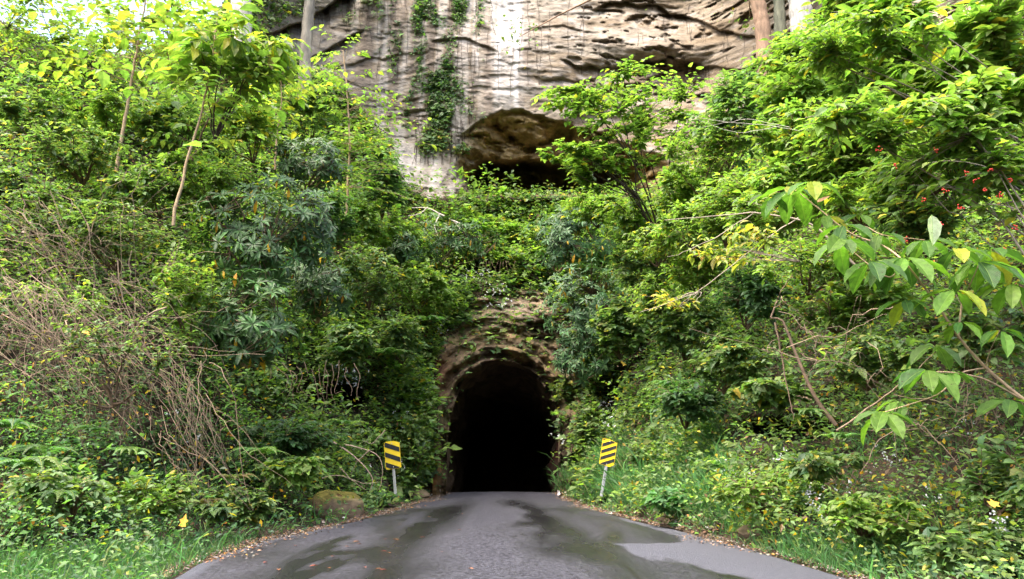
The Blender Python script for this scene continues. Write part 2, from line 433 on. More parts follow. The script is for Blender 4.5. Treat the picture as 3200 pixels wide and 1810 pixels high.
def noise_mat(name, c1, c2, scale=8, rough=.85, bump=.3, stretch=(1, 1, 1), c3=None, tint=False, spec=.3, bscale=None, metal=0):
    m, n, l = new_mat(name)
    tc = n.new("ShaderNodeTexCoord"); mp = n.new("ShaderNodeMapping"); mp.inputs['Scale'].default_value = stretch
    l.new(tc.outputs['Object'], mp.inputs[0])
    no = n.new("ShaderNodeTexNoise"); no.inputs['Scale'].default_value = scale; no.inputs['Detail'].default_value = 8; no.inputs['Roughness'].default_value = .65
    l.new(mp.outputs[0], no.inputs['Vector'])
    cr = n.new("ShaderNodeValToRGB"); cr.color_ramp.elements[0].position = .35; cr.color_ramp.elements[1].position = .68
    cr.color_ramp.elements[0].color = (*c1, 1); cr.color_ramp.elements[1].color = (*c2, 1)
    if c3: e = cr.color_ramp.elements.new(.52); e.color = (*c3, 1)
    l.new(no.outputs[0], cr.inputs[0])
    out = cr.outputs[0]
    if tint:
        at_ = n.new("ShaderNodeAttribute"); at_.attribute_name = 'tint'
        vm = n.new("ShaderNodeVectorMath"); vm.operation = 'MULTIPLY'; l.new(out, vm.inputs[0]); l.new(at_.outputs['Color'], vm.inputs[1]); out = vm.outputs[0]
    p = n.new("ShaderNodeBsdfPrincipled"); p.inputs['Roughness'].default_value = rough; p.inputs['Specular IOR Level'].default_value = spec; p.inputs['Metallic'].default_value = metal
    l.new(out, p.inputs['Base Color'])
    if bump:
        nb = n.new("ShaderNodeTexNoise"); nb.inputs['Scale'].default_value = bscale or scale * 3; nb.inputs['Detail'].default_value = 6
        l.new(mp.outputs[0], nb.inputs['Vector'])
        b = n.new("ShaderNodeBump"); b.inputs['Strength'].default_value = bump; b.inputs['Distance'].default_value = .05
        l.new(nb.outputs[0], b.inputs['Height']); l.new(b.outputs[0], p.inputs['Normal'])
    o = n.new("ShaderNodeOutputMaterial"); l.new(p.outputs[0], o.inputs[0])
    return m

M_leaf = leaf_mat("leaf", rough=.48)
M_gloss = leaf_mat("glossy_leaf", rough=.44, trans=.22, spec=.35)
M_big = leaf_mat("broad_leaf", rough=.55, trans=.55, spec=.3, vein=True)
M_petal = leaf_mat("petal", rough=.6, trans=.3, tcol=(1, 1, 1))
M_dry = leaf_mat("dry_leaf", rough=.7, trans=.2, tcol=(1.1, .9, .6))
M_wood = noise_mat("twig_bark", (.6, .6, .6), (1.25, 1.2, 1.1), 20, .8, .2, tint=True)
M_soil = noise_mat("soil", (.016, .010, .007), (.085, .055, .036), 5, .95, .8, c3=(.045, .030, .018))
M_rock = noise_mat("sandstone", (.62, .60, .58), (1.32, 1.3, 1.26), 2.2, .9, 1.0, stretch=(1, 1, 2.0), tint=True, spec=.2, bscale=5)
M_bore = noise_mat('bore_rock', (.5, .5, .5), (1.2, 1.15, 1.1), 2.5, 1.0, .8, tint=True, spec=.05, bscale=7)
M_prock = noise_mat("portal_sandstone", (.55, .55, .55), (1.35, 1.3, 1.25), 2.5, .85, .8, stretch=(1, 1, 1.6), tint=True, spec=.25, bscale=7)

# ------------------------------------------------------------------ ground sheets
def grid_faces(mask):
    h, w = mask.shape
    idx = -np.ones(mask.shape, int)
    fm = mask[:-1, :-1] & mask[1:, :-1] & mask[:-1, 1:] & mask[1:, 1:]
    used = np.zeros(mask.shape, bool)
    used[:-1, :-1] |= fm; used[1:, :-1] |= fm; used[:-1, 1:] |= fm; used[1:, 1:] |= fm
    idx[used] = np.arange(used.sum())
    j, i = np.nonzero(fm)
    return used, np.stack([idx[j, i], idx[j + 1, i], idx[j + 1, i + 1], idx[j, i + 1]], -1)

CRX = np.array([-200, -100, 0, 40, 80, 120, 160, 200, 235, 262, 300, 2000])
CRY = np.array([36, 34, 20, 34, 50, 52, 48, 34, -20, -160, -400, -400])
crest = np.interp(GX, CRX, CRY) + 10 * (fbm(np.stack([GX / 30, GX * 0, GX * 0], -1), 3, 99) - .5)
visible = (GY > crest) & ~in_arch
fine_zone = (in_cliff | in_portal)
def zone_obj(name, mask, step, mat, tint=None, kind=None, parent=None):
    m = mask[::step, ::step]; used, fc = grid_faces(m)
    V = SURF[::step, ::step][used]
    t = None if tint is None else tint[::step, ::step][used]
    return make_mesh(name, V, fc, mat, parent, t, True)

import numpy as _n
def dil(m, r):
    return blur(m.astype(float), r) > 0.02
soil_mask = visible & ~(up4(blur(fine_zone.astype(float)[::4, ::4], 1.0)) > .97)
hs = tag(zone_obj("hillside", soil_mask, 2, M_soil), kind='structure')

# cliff colours: grey-purple sandstone with brown beds, white mineral streaks, dark water streaks, ochre under the brow
n1 = fbm(np.stack([X * .3, Y * .3, s * 1.4], -1), 4, 101)
n2 = fbm(np.stack([X * 1.8, Y * .4, s * 5], -1), 5, 111)
grey = np.array([.205, .182, .150]); brown = np.array([.158, .120, .078]); pale = np.array([.36, .34, .32]); ochre = np.array([.34, .25, .13]); dark = np.array([.11, .09, .075])
def mixc(A, B, w): return A * (1 - w[..., None]) + B * w[..., None]
CT = np.broadcast_to(grey, GX.shape + (3,)).copy()
CT = mixc(CT, brown, sstep(.42, .68, n1) * .75)
CT = mixc(CT, brown * 1.1, sstep(600, 720, GX) * .45)
CT = mixc(CT, pale, sstep(.52, .7, n2) * .45)
vs1 = fbm(np.stack([X * 2.3, Y * 0, Z * .10], -1), 3, 121); vs2 = fbm(np.stack([X * 5.0, Y * 0, Z * .16], -1), 3, 131)
streak = sstep(.46, .62, vs1 * .6 + vs2 * .4)
wob_ = 14 * (fbm(np.stack([GX / 60, GY / 26, GX * 0], -1), 4, 134) - .5)
wbr = sstep(.36, .56, fbm(np.stack([X * 1.1, Z * 1.4, X * 0], -1), 4, 135))
wmask = np.exp(-np.abs((GX - 509 + wob_ * .6) / 14) ** 3) * sstep(114, 104, GY + wob_ * .4) * (.65 + .35 * wbr)
wmask2 = np.exp(-((GX - 482) / 13) ** 4) * sstep(80, 60, GY) * .4
CT = mixc(CT, np.array([.66, .66, .67]), np.clip(wmask * (.45 + .6 * streak) + wmask2 * streak, 0, 1))
leftm = sstep(500, 460, GX) * sstep(330, 360, GX)
CT = mixc(CT, np.array([.36, .34, .32]), leftm * sstep(.5, .62, 1 - vs1) * .5)
CT = mixc(CT, dark, leftm * sstep(.50, .66, vs1) * sstep(140, 60, GY) * .75)
CT = mixc(CT, dark * 1.4, np.exp(-((GX - 488) / 4.0) ** 2) * sstep(20, 50, GY) * sstep(122, 100, GY) * .7)
CT = mixc(CT, dark * 1.6, np.exp(-((GX - 524) / 4.5) ** 2) * sstep(110, 60, GY) * .5)
CT = mixc(CT, pale, np.exp(-(((GX - 560) / 60) ** 2 + ((GY - 78) / 20) ** 2)) * sstep(.42, .55, n2) * .5)
CT = mixc(CT, pale * 1.1, np.exp(-(((GX - 404) / 18) ** 2 + ((GY - 163) / 20) ** 2)) * .7)
cav = sstep(-2, 4, below) * sidew
CT = mixc(CT, mixc(np.broadcast_to(ochre, CT.shape), np.array([.25, .18, .085]), sstep(.4, .62, n2)), cav)
CT = mixc(CT, np.array([.14, .13, .05]), cav * sstep(.52, .7, n1) * .5)
tag(zone_obj("cliff", in_cliff, 1, M_rock, CT), kind='structure')

# portal rock
tun = thing("tunnel", "dark rough-hewn rock tunnel mouth at the far end of the wet road", "tunnel")
n3 = fbm(np.stack([GX / 30, GY / 30, GX * 0], -1), 4, 141); n4 = fbm(np.stack([rad / 5, GX / 30, GY * 0], -1), 3, 151); n5 = fbm(P0 * 2.2, 4, 161)
PT = np.broadcast_to(np.array([.125, .09, .056]), GX.shape + (3,)).copy()
PT = mixc(PT, np.array([.20, .138, .07]), sstep(.45, .65, n4) * .7)
PT = mixc(PT, np.array([.05, .034, .025]), sstep(.5, .68, n3) * .8)
PT = mixc(PT, np.array([.06, .07, .022]), sstep(.52, .68, n5) * .55)
PT = mixc(PT, np.array([.24, .19, .15]), np.exp(-(((GX - 515) / 35) ** 2 + ((GY - 308) / 14) ** 2)) * .6)
PT = mixc(PT, np.array([.5, .52, .48]), sstep(.69, .74, fbm(P0 * 4.5, 3, 171)) * np.exp(-(((GX - 535) / 30) ** 2 + ((GY - 372) / 18) ** 2)) * .9)
PT = mixc(PT, np.array([.17, .07, .04]), np.exp(-(((GX - 440) / 12) ** 2 + ((GY - 372) / 22) ** 2)) * .7)
PT = mixc(PT, np.array([.34, .15, .05]), np.exp(-(((GX - 432) / 9) ** 2 + ((GY - 475) / 18) ** 2)) * .8)
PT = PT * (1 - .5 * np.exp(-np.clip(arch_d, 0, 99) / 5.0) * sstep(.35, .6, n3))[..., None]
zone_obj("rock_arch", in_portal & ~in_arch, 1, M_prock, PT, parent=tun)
# the bore behind it
ar = np.array(ARCH, float)
seg = []
for i in range(len(ar) - 1):
    for t in np.linspace(0, 1, 5)[:-1]: seg.append(ar[i] * (1 - t) + ar[i + 1] * t)
seg.append(ar[-1]); seg = np.array(seg)
ring0 = at(seg[:, 0], seg[:, 1], np.full(len(seg), 28.2))
cen = np.array([(446 + 557) / 2., 440.]); cenw = at(cen[0], cen[1], 28.2)
rings, tints = [], []
ks = np.concatenate([[0], np.linspace(.3, 8, 24), np.linspace(9, 60, 50)])
for q, dy in enumerate(ks):
    sc = 1.04 if q == 0 else 1.0
    R_ = ring0.copy(); R_[:, 0] = cenw[0] + (R_[:, 0] - cenw[0]) * sc; R_[:, 2] = cenw[2] + (R_[:, 2] - cenw[2]) * sc
    R_[:, 1] = 28.2 + dy - (.35 if q == 0 else 0)
    R_[:, 2] -= max(0, dy - 1) * .045
    R_[:, 0] -= max(0, dy - 14) ** 1.6 * .03
    nn = fbm(np.stack([R_[:, 0] * .9, R_[:, 1] * .8, R_[:, 2] * 1.6], -1), 4, 201) - .5
    ctr = cenw.copy(); ctr[1] = 28.2 + dy; ctr[2] = cenw[2] - max(0, dy - 1) * .045; ctr[0] = cenw[0] - max(0, dy - 14) ** 1.6 * .03
    out = norm(R_ - ctr)
    amp = 1.3 * min(1, dy / 1.0)
    R_ -= out * ((nn - .22) * amp)[:, None]
    # right wall bulges inward near the mouth
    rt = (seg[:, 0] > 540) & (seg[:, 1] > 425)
    R_[:, 0] -= np.where(rt, .40 * math.exp(-((dy - 1.8) / 1.4) ** 2) * np.clip((seg[:, 1] - 420) / 40, 0, 1), 0)
    rings.append(R_)
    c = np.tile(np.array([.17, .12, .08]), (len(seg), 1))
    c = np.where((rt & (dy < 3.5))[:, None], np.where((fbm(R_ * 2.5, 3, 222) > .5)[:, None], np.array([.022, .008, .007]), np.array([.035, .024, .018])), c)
    tints.append(c)
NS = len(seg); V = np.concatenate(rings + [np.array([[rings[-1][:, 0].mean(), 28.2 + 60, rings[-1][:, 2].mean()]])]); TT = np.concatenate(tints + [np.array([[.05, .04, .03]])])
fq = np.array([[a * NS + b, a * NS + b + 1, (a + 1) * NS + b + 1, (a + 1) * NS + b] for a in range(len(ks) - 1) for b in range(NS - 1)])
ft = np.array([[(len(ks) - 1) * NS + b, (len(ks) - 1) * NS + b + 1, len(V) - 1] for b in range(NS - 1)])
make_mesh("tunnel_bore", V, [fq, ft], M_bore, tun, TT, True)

# plateau behind the crest and the wide ground sheet
px_ = np.arange(-200, 262, 4.0); cr_ = np.interp(px_, CRX, CRY) - 2
A_ = surf(px_, cr_ + 12); B_ = A_ + np.array([-6, 26, -1.5]); Cc_ = A_ + np.array([-10, 60, -14])
V = np.concatenate([A_, B_, Cc_]); n_ = len(px_)
fc = np.array([[a * n_ + i, a * n_ + i + 1, (a + 1) * n_ + i + 1, (a + 1) * n_ + i] for a in (0, 1) for i in range(n_ - 1)])
tag(make_mesh("hilltop", V, fc, M_soil, None, None, True), kind='structure')
g = []
for yy in (-400, -40, 3, 8.0, 30): g += [[-600, yy, ROADK * min(yy, 30) * (1 if yy > -40.1 else 0) - .06 - (1.4 if yy == -400 else 0)], [600, yy, ROADK * min(yy, 30) * (1 if yy > -40.1 else 0) - .06 - (1.4 if yy == -400 else 0)]]
g = np.array(g, float); 
tag(make_mesh("ground", g, np.array([[i * 2, i * 2 + 1, i * 2 + 3, i * 2 + 2] for i in range(4)]), M_soil), kind='structure')

# ------------------------------------------------------------------ road
rowsL = [(579, 170), (560, 206), (541, 262), (521, 358), (511, 393), (504, 415), (499, 430), (494.5, 445)]
rowsR = [(579, 852), (561, 790), (545, 734), (530, 676), (522, 640), (511, 597), (502, 572), (494.5, 557)]
def edge(rows):
    yy = []; xx = []
    for r, p in rows:
        Dg = float(ground_D(np.array(float(r)))); yy.append(Dg); xx.append(float(at(p, r, Dg)[0]))
    return np.array(yy), np.array(xx)
yl, xl = edge(rowsL); yr, xr = edge(rowsR)
ys = np.concatenate([np.arange(-40, 3, 1.0), np.arange(3, 12, .05), np.arange(12, 28.5, .10), np.arange(28.5, 90, 1.5)])
XL = np.interp(ys, yl, xl); XR = np.interp(ys, yr, xr)
XL = np.where(ys < yl[0], xl[0] - .0 * ys, XL) + .10 * (fbm(np.stack([ys * 1.2, ys * 0, ys * 0], -1), 4, 301) - .5) * (ys < 28)
XR = np.where(ys < yr[0], xr[0], XR) + .10 * (fbm(np.stack([ys * 1.1, ys * 0 + 9, ys * 0], -1), 4, 302) - .5) * (ys < 28)
sh_ = -np.maximum(0, ys - 42.2) ** 1.6 * .03
NU = 320
U = np.linspace(0, 1, NU)
RX = XL[:, None] * (1 - U) + XR[:, None] * U + sh_[:, None]
RY = np.repeat(ys[:, None], NU, 1)
RZb = np.where(RY < 28.6, ROADK * RY, ROADK * 28.6 - (RY - 28.6) * .05)
RZ = RZb + .035 * (1 - (2 * U[None] - 1) ** 2) - .0 + .012 * (fbm(np.stack([RX * .7, RY * .5, RX * 0], -1), 3, 310) - .5)
RZ[:, 0] -= .05; RZ[:, -1] -= .05
# wet film (r), pale dry lane edge (g)
def toimg(Xw, Yw, Zw):
    dx, dy, dz = Xw, Yw, Zw - CAMZ
    cz = dy * CP + dz * SP; cyy = -dy * SP + dz * CP
    cz = np.maximum(cz, .3)
    return 512 + F * dx / cz, 289.5 - F * cyy / cz
IU, IV = toimg(RX, RY, RZ)
nr1 = fbm(np.stack([RX * .9, RY * .28, RX * 0], -1), 4, 320); nr2 = fbm(np.stack([RX * 3.2, RY * .9, RX * 0 + 4], -1), 4, 321)
# wheel-track puddling measured across the lane
xn = U[None] + .05 * (nr1 - .5) * 3 + .02 * (nr2 - .5)
trackL = np.exp(-((xn - .30) / .085) ** 2); trackR = np.exp(-((xn - .66) / .08) ** 2)
mid = np.exp(-((xn - .47) / .075) ** 2)
wet = np.clip(.30 + .55 * trackL + .65 * trackR - .40 * mid * sstep(8, 11, RY) + (nr1 - .5) * 1.25 + (nr2 - .5) * .5, 0, 1)
wet = np.maximum(wet, sstep(.30, .70, nr1 + .9 * (nr2 - .5)) * sstep(.08, .18, U[None]) * sstep(.40, .33, U[None]) * sstep(19, 15, RY) * .95)
wet *= sstep(24, 18, RY) * .7 + .3
# pale, dry strip on the right shoulder: boundary follows the new surfacing
bnd = np.interp(RY, [4, 8.2, 9.2, 10.2, 11.2, 11.6, 13.5, 16, 18], [.80, .80, .78, .755, .74, .90, .93, .97, 1.05])
pale_ = sstep(-.012, .018, U[None] - bnd - .12 * (nr2 - .5) - .06 * (nr1 - .5))
bl = sstep(.035, .012, U[None] + .02 * (nr2 - .5)) * sstep(17, 14, RY)
pale_ = np.maximum(pale_, bl)
wet *= (1 - pale_)
crk = np.abs(U[None] - (np.interp(RY, [6, 8.5, 10, 12, 14], [.70, .69, .70, .66, .64]) + .03 * (fbm(np.stack([RY * 2.2, RY * 0, RY * 0], -1), 4, 330) - .5)))
crk = sstep(.0055, .001, crk + .004 * (nr2 - .5)) * sstep(13.5, 12, RY)
for (sx_, sr_, wd_, ht_) in [(391, 538, 24, 26), (611, 540, 22, 26), (516, 503, 24, 5)]:
    wet = np.maximum(wet, .9 * np.exp(-(((IU - sx_) / wd_) ** 2 + ((IV - sr_) / ht_) ** 2)) * (.6 + .8 * (nr2 - .3)) * (1 - pale_))
RT = np.stack([np.clip(wet, 0, 1), pale_, crk], -1)
used, fc = grid_faces(np.ones(RX.shape, bool))
m, n, l = new_mat("wet_asphalt")
at_ = n.new("ShaderNodeAttribute"); at_.attribute_name = 'tint'
sep = n.new("ShaderNodeSeparateColor"); l.new(at_.outputs['Color'], sep.inputs[0])
tc = n.new("ShaderNodeTexCoord")
no = n.new("ShaderNodeTexNoise"); no.inputs['Scale'].default_value = 21; no.inputs['Detail'].default_value = 5; no.inputs['Roughness'].default_value = .8; l.new(tc.outputs['Object'], no.inputs['Vector'])
no2 = n.new("ShaderNodeTexNoise"); no2.inputs['Scale'].default_value = 1.3; no2.inputs['Detail'].default_value = 6; l.new(tc.outputs['Object'], no2.inputs['Vector'])
vor = n.new("ShaderNodeTexVoronoi"); vor.inputs['Scale'].default_value = 38; l.new(tc.outputs['Object'], vor.inputs['Vector'])
cr = n.new("ShaderNodeValToRGB"); cr.color_ramp.elements[0].position = .40; cr.color_ramp.elements[1].position = .60
cr.color_ramp.elements[0].color = (.006, .005, .007, 1); cr.color_ramp.elements[1].color = (.076, .077, .097, 1); l.new(no.outputs[0], cr.inputs[0])
def mixn(fac, a, b):
    q = n.new("ShaderNodeMix"); q.data_type = 'RGBA'
    l.new(fac, q.inputs[0])
    if isinstance(a, tuple): q.inputs[6].default_value = a
    else: l.new(a, q.inputs[6])
    if isinstance(b, tuple): q.inputs[7].default_value = b
    else: l.new(b, q.inputs[7])
    return q.outputs[2]
def mr(inp, a, b, c, d):
    q = n.new("ShaderNodeMapRange"); q.inputs[1].default_value = a; q.inputs[2].default_value = b; q.inputs[3].default_value = c; q.inputs[4].default_value = d
    l.new(inp, q.inputs[0]); return q.outputs[0]
wf = mr(sep.outputs[0], 0.1, .8, 0, .9)
c_ = mixn(wf, cr.outputs[0], (.010, .0095, .011, 1))
pf = mr(sep.outputs[1], 0, 1, 0, .8)
c_ = mixn(pf, c_, (.088, .092, .112, 1))
c_ = mixn(sep.outputs[2], c_, (.012, .011, .011, 1))
sp_ = mr(vor.outputs['Distance'], .22, .14, 0, .45)
c_ = mixn(sp_, c_, (.16, .15, .17, 1))
p = n.new("ShaderNodeBsdfPrincipled"); l.new(c_, p.inputs['Base Color'])
rr = mr(sep.outputs[0], .0, 1, .66, .15)
p.inputs['Specular IOR Level'].default_value = .35
l.new(rr, p.inputs['Roughness'])
l.new(mr(sep.outputs[0], 0, 1, .18, .55), p.inputs['Specular IOR Level'])
bm = n.new("ShaderNodeBump"); bm.inputs['Distance'].default_value = .03
l.new(mr(sep.outputs[0], 0, 1, 1.0, .28), bm.inputs['Strength']); l.new(no.outputs[0], bm.inputs['Height']); l.new(bm.outputs[0], p.inputs['Normal'])
o = n.new("ShaderNodeOutputMaterial"); l.new(p.outputs[0], o.inputs[0])
M_road = m
tag(make_mesh("road", np.stack([RX, RY, RZ], -1)[used], fc, M_road, None, RT[used], True), kind='structure')
def roadz(x, y): return ROADK * min(y, 28.6) + .035

# ------------------------------------------------------------------ palettes (linear base colours)
G_mid = [(5, (.115, .195, .06)), (3, (.155, .235, .075)), (2, (.08, .15, .068)), (1.2, (.19, .235, .06)), (.3, (.36, .30, .05))]
G_dark = [(5, (.07, .145, .055)), (3, (.095, .18, .065)), (2, (.05, .11, .045))]
G_lime = [(5, (.175, .28, .055)), (4, (.14, .24, .06)), (2, (.21, .295, .065)), (.35, (.42, .37, .05))]
G_blue = [(5, (.045, .105, .036)), (3, (.065, .135, .042)), (1, (.035, .08, .03)), (.12, (.5, .34, .03))]
G_rhod = [(6, (.038, .09, .022)), (4, (.055, .12, .03)), (2, (.03, .06, .018)), (.2, (.48, .30, .02))]
G_yel = [(5, (.15, .24, .055)), (3, (.22, .29, .055)), (1.0, (.40, .37, .05)), (1, (.09, .17, .04))]
G_grass = [(5, (.075, .19, .06)), (3, (.10, .235, .07)), (1, (.17, .23, .09))]
G_fern = [(4, (.10, .21, .06)), (2, (.15, .25, .06)), (1, (.07, .16, .05))]
DRY = [(4, (.20, .12, .075)), (3, (.30, .17, .09)), (3, (.36, .30, .26)), (2, (.12, .07, .045)), (1, (.45, .22, .04))]

# ------------------------------------------------------------------ undergrowth
def ell(px, row, cx, cy, rx, ry, soft=2.0):
    return np.exp(-(((px - cx) / rx) ** 2 + ((row - cy) / ry) ** 2) ** soft)
road_poly = [(p - 3, r) for r, p in rowsL[::-1]] + [(120, 700), (950, 700)] + [(p + 2, r) for r, p in rowsR]
def cover(px, row):
    w = np.ones_like(px)
    cl = poly_in(px, row, CLIFF); po = poly_in(px, row, PORTAL)
    w = np.where(cl, .0, w); w = np.where(po, .05, w)
    w = np.where(poly_in(px, row, road_poly), 0, w)
    w = np.where(poly_in(px, row, ARCH), 0, w)
    for (cx, cyy, rx, ry, k_) in [(326, 396, 44, 19, 1), (352, 402, 19, 17, 1), (794, 434, 44, 18, 1), (472, 270, 42, 8, 1), (608, 400, 20, 26, .85), (570, 478, 16, 20, .8),
                                  (905, 478, 95, 22, .93), (985, 400, 60, 40, .5), (720, 525, 30, 10, .8), (990, 440, 60, 30, .45), (100, 370, 110, 90, .50), (60, 250, 90, 60, .3), (336, 503, 30, 15, .7), (900, 340, 120, 50, .3), (430, 440, 10, 60, .4), (418, 222, 20, 14, .6)]:
        w = w * (1 - k_ * ell(px, row, cx, cyy, rx, ry))
    w = np.where(row < np.interp(px, CRX, CRY) + 4, 0, w)
    return w

def scatter(N, x0=-60, x1=1090, y0=-40, y1=640, wfun=cover):
    if (x0, x1) == (-60, 1090): x0, x1, N = -190, 1214, int(N * 1.22)
    px = rng.uniform(x0, x1, N); row = rng.uniform(y0, y1, N)
    k_ = rng.random(N) < wfun(px, row)
    return px[k_], row[k_]

def ground_leaves(name, label, N, size, pal, tmpl, off, wfun, nscale=.8, thr=None, asp=.62, group=None, up=1.0, mat=None, seed=0, jit=.28, bounds=None):
    b = bounds or (-60, 1090, -40, 640)
    px, row = scatter(N, b[0], b[1], b[2], b[3], wfun)
    P = surf(px, row); nn = surfn(px, row)
    q = fbm(P * nscale, 3, 400 + seed)
    dn = np.clip(.26 + (P[:, 1] - 8) / 14 * .74, .26, 1)
    k_ = rng.random(len(q)) < dn * sstep(.30, .46, q + .22 * (dn - .30)); px, row, P, nn, q = px[k_], row[k_], P[k_], nn[k_], q[k_]
    if thr is not None:
        k_ = q > thr + rng.normal(0, .03, len(q)); px, row, P, nn, q = px[k_], row[k_], P[k_], nn[k_], q[k_]
    n_ = len(P)
    mound = np.clip((q - .38) * 3.2, 0.02, 1.2)
    h = off * mound * rng.random(n_) ** .7
    P = P + nn * h[:, None] + np.array([0, 0, 1]) * (h * .35)[:, None]
    dd = np.stack([rng.normal(0, 1, n_), rng.normal(-.35, .8, n_), rng.normal(-.15, .35, n_)], -1)
    nr = np.stack([rng.normal(0, .38, n_), rng.normal(-.32, .38, n_), np.full(n_, up)], -1)
    L = size * (.22 + P[:, 1] / 17) * np.exp(rng.normal(0, .32, n_)) * (1 + .5 * (noise(P * .5, 77 + seed) - .5))
    t = pick(pal, n_, jit) * (.75 + .5 * noise(P * .7, 55 + seed))[:, None]
    if mat is None:      # darker, cooler tint and smaller leaves low on the left bank
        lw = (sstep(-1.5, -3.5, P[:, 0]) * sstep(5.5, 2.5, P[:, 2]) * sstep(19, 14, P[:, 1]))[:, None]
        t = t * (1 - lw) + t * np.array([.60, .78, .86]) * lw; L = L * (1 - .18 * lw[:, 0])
    ob = leaves(name, P, dd, nr, L, L * asp, t, tmpl, mat or M_leaf)
    tag(ob, label, group=group, kind='stuff')
    return ob

far = lambda px, row: cover(px, row)
ground_leaves("undergrowth", "small green leaves of mixed low plants covering the banks", 250000, .075, G_mid, 'simple', .50, cover, .8)
ground_leaves("undergrowth", "dark green small leaved plants low against the banks", 110000, .085, G_dark, 'simple', .30, cover, .9, seed=2)
ground_leaves("undergrowth", "light green leaf tufts standing out of the bank cover", 170000, .085, G_lime, 'simple', .70, cover, .7, thr=.51, seed=5)
def nearbank(px, row): return cover(px, row) * np.where(px > 512, sstep(600, 720, px), sstep(420, 300, px)) * sstep(170, 300, row)
ground_leaves("undergrowth", "broader leaved weeds on the near banks", 16000, .08, G_mid, 'oval', .45, nearbank, .9, thr=.47, seed=8, asp=.7)
def ledge(px, row): return (1 - poly_in(px, row, CLIFF)) * np.maximum(ell(px, row, 520, 235, 90, 32, 2), .8 * ell(px, row, 600, 250, 80, 40, 2)) * (1 - ell(px, row, 472, 270, 42, 7))
ground_leaves("undergrowth", "dense yellowish green vines covering the ledge above the tunnel", 30000, .095, G_lime, 'lobed', .7, ledge, .8, seed=11, asp=.9, bounds=(395, 700, 195, 310))
def portalv(px, row):
    w = ell(px, row, 445, 300, 45, 32, 2) + .8 * ell(px, row, 510, 288, 45, 10, 2) + .9 * ell(px, row, 410, 410, 20, 75, 2) + ell(px, row, 586, 395, 20, 22, 2) + ell(px, row, 562, 392, 9, 16) + .9 * ell(px, row, 563, 425, 8, 12) \
        + .8 * ell(px, row, 410, 470, 25, 25, 2) + .25 * ell(px, row, 510, 320, 40, 14) + ell(px, row, 590, 440, 22, 40, 2) + .9 * ell(px, row, 600, 350, 25, 40, 2) + .12 * ell(px, row, 500, 350, 60, 12)
    return np.clip(w, 0, 1) * (1 - poly_in(px, row, ARCH)) * (1 - poly_in(px, row, road_poly)) * (row < 500)
ground_leaves("undergrowth", "green vines trailing round the rocky tunnel mouth", 22000, .10, G_mid, 'lobed', .5, portalv, 1.0, seed=14, asp=.95, bounds=(370, 650, 250, 505))
def slope(px, row): return cover(px, row) * (row > 40) * sstep(1, .55, np.abs(px - 512) / 620)
ground_leaves("undergrowth", "airy light green leaf sprays hanging over the slopes", 150000, .095, G_lime + [(8, (.12, .20, .06))], 'simple', 1.25, slope, .55, thr=.44, seed=31)
# leaf litter
def litter(px, row):
    return (1 - poly_in(px, row, CLIFF)) * (1 - poly_in(px, row, PORTAL)) * (1 - poly_in(px, row, road_poly)) * (row > np.interp(px, CRX, CRY) + 6) * .55
ground_leaves("leaf_litter", "brown dead leaves lying on the soil of the banks", 50000, .07, DRY, 'simple', .05, litter, .9, seed=20, mat=M_dry, asp=.6, up=.7)
def shoulder(px, row):
    dR = poly_dist(px, row, [(p + 2, r) for r, p in rowsR], False); dL = poly_dist(px, row, [(p - 2, r) for r, p in rowsL], False)
    w = np.exp(-(dR / 5) ** 2) + 1.3 * ell(px, row, 700, 524, 34, 8) + ell(px, row, 640, 510, 30, 5) + .5 * np.exp(-(dL / 3.5) ** 2)
    return np.clip(w, 0, 1) * (1 - poly_in(px, row, road_poly))
ground_leaves("leaf_litter", "pale and brown fallen leaves heaped along the road shoulders", 22000, .075, DRY + [(3, (.55, .5, .48))], 'simple', .05, shoulder, 1.2, seed=22, mat=M_dry, asp=.7, up=.8, bounds=(120, 900, 485, 600))

# grass
def grass_patch(name, label, N, wfun, hgt, bounds, seed, pal=G_grass):
    px, row = scatter(N, *bounds, wfun)
    P = surf(px, row); n_ = len(P)
    lean = rng.normal(0, .45, (n_, 3)); lean[:, 2] = 1.0; lean[:, 1] -= .15
    d = norm(lean)
    nr = np.stack([rng.normal(0, 1, n_), rng.normal(-1, .5, n_), rng.normal(.2, .3, n_)], -1)
    L = hgt * np.exp(rng.normal(0, .3, n_)) * (.6 + .8 * noise(P * 1.4, seed))
    t = pick(pal, n_, .22) * (.75 + .5 * noise(P * 1.1, seed + 3))[:, None]
    ob = leaves(name, P, d, nr, L, np.maximum(L * .055, .007), t, 'long', M_leaf, bend=.45)
    tag(ob, label, kind='stuff')
nroad = lambda px, row: 1 - poly_in(px, row, road_poly)
grass_patch("grass", "short bright grass on the verge left of the road", 24000, lambda a, b: nroad(a, b) * sstep(538, 560, b + (a * .03)) * sstep(300, 230, a), .11, (-60, 300, 530, 640), 601, [(5, (.06, .15, .05)), (3, (.09, .19, .06)), (1, (.13, .17, .07))])
grass_patch("grass", "soft bright green grass around the right striped sign", 34000, lambda a, b: nroad(a, b) * np.clip(ell(a, b, 592, 486, 34, 15) + ell(a, b, 640, 478, 60, 28) * .8 + ell(a, b, 700, 470, 26, 40) * .8, 0, 1), .30, (550, 760, 410, 530), 602)
grass_patch("grass", "bright grass along the lower right road edge", 24000, lambda a, b: nroad(a, b) * np.clip(ell(a, b, 830, 558, 110, 18) + ell(a, b, 740, 520, 30, 20), 0, 1), .15, (690, 1080, 490, 640), 603)
grass_patch("grass", "thin grass blades scattered over both banks", 16000, lambda a, b: cover(a, b) * .6 * sstep(380, 450, b), .20, (-60, 1090, 380, 600), 604)

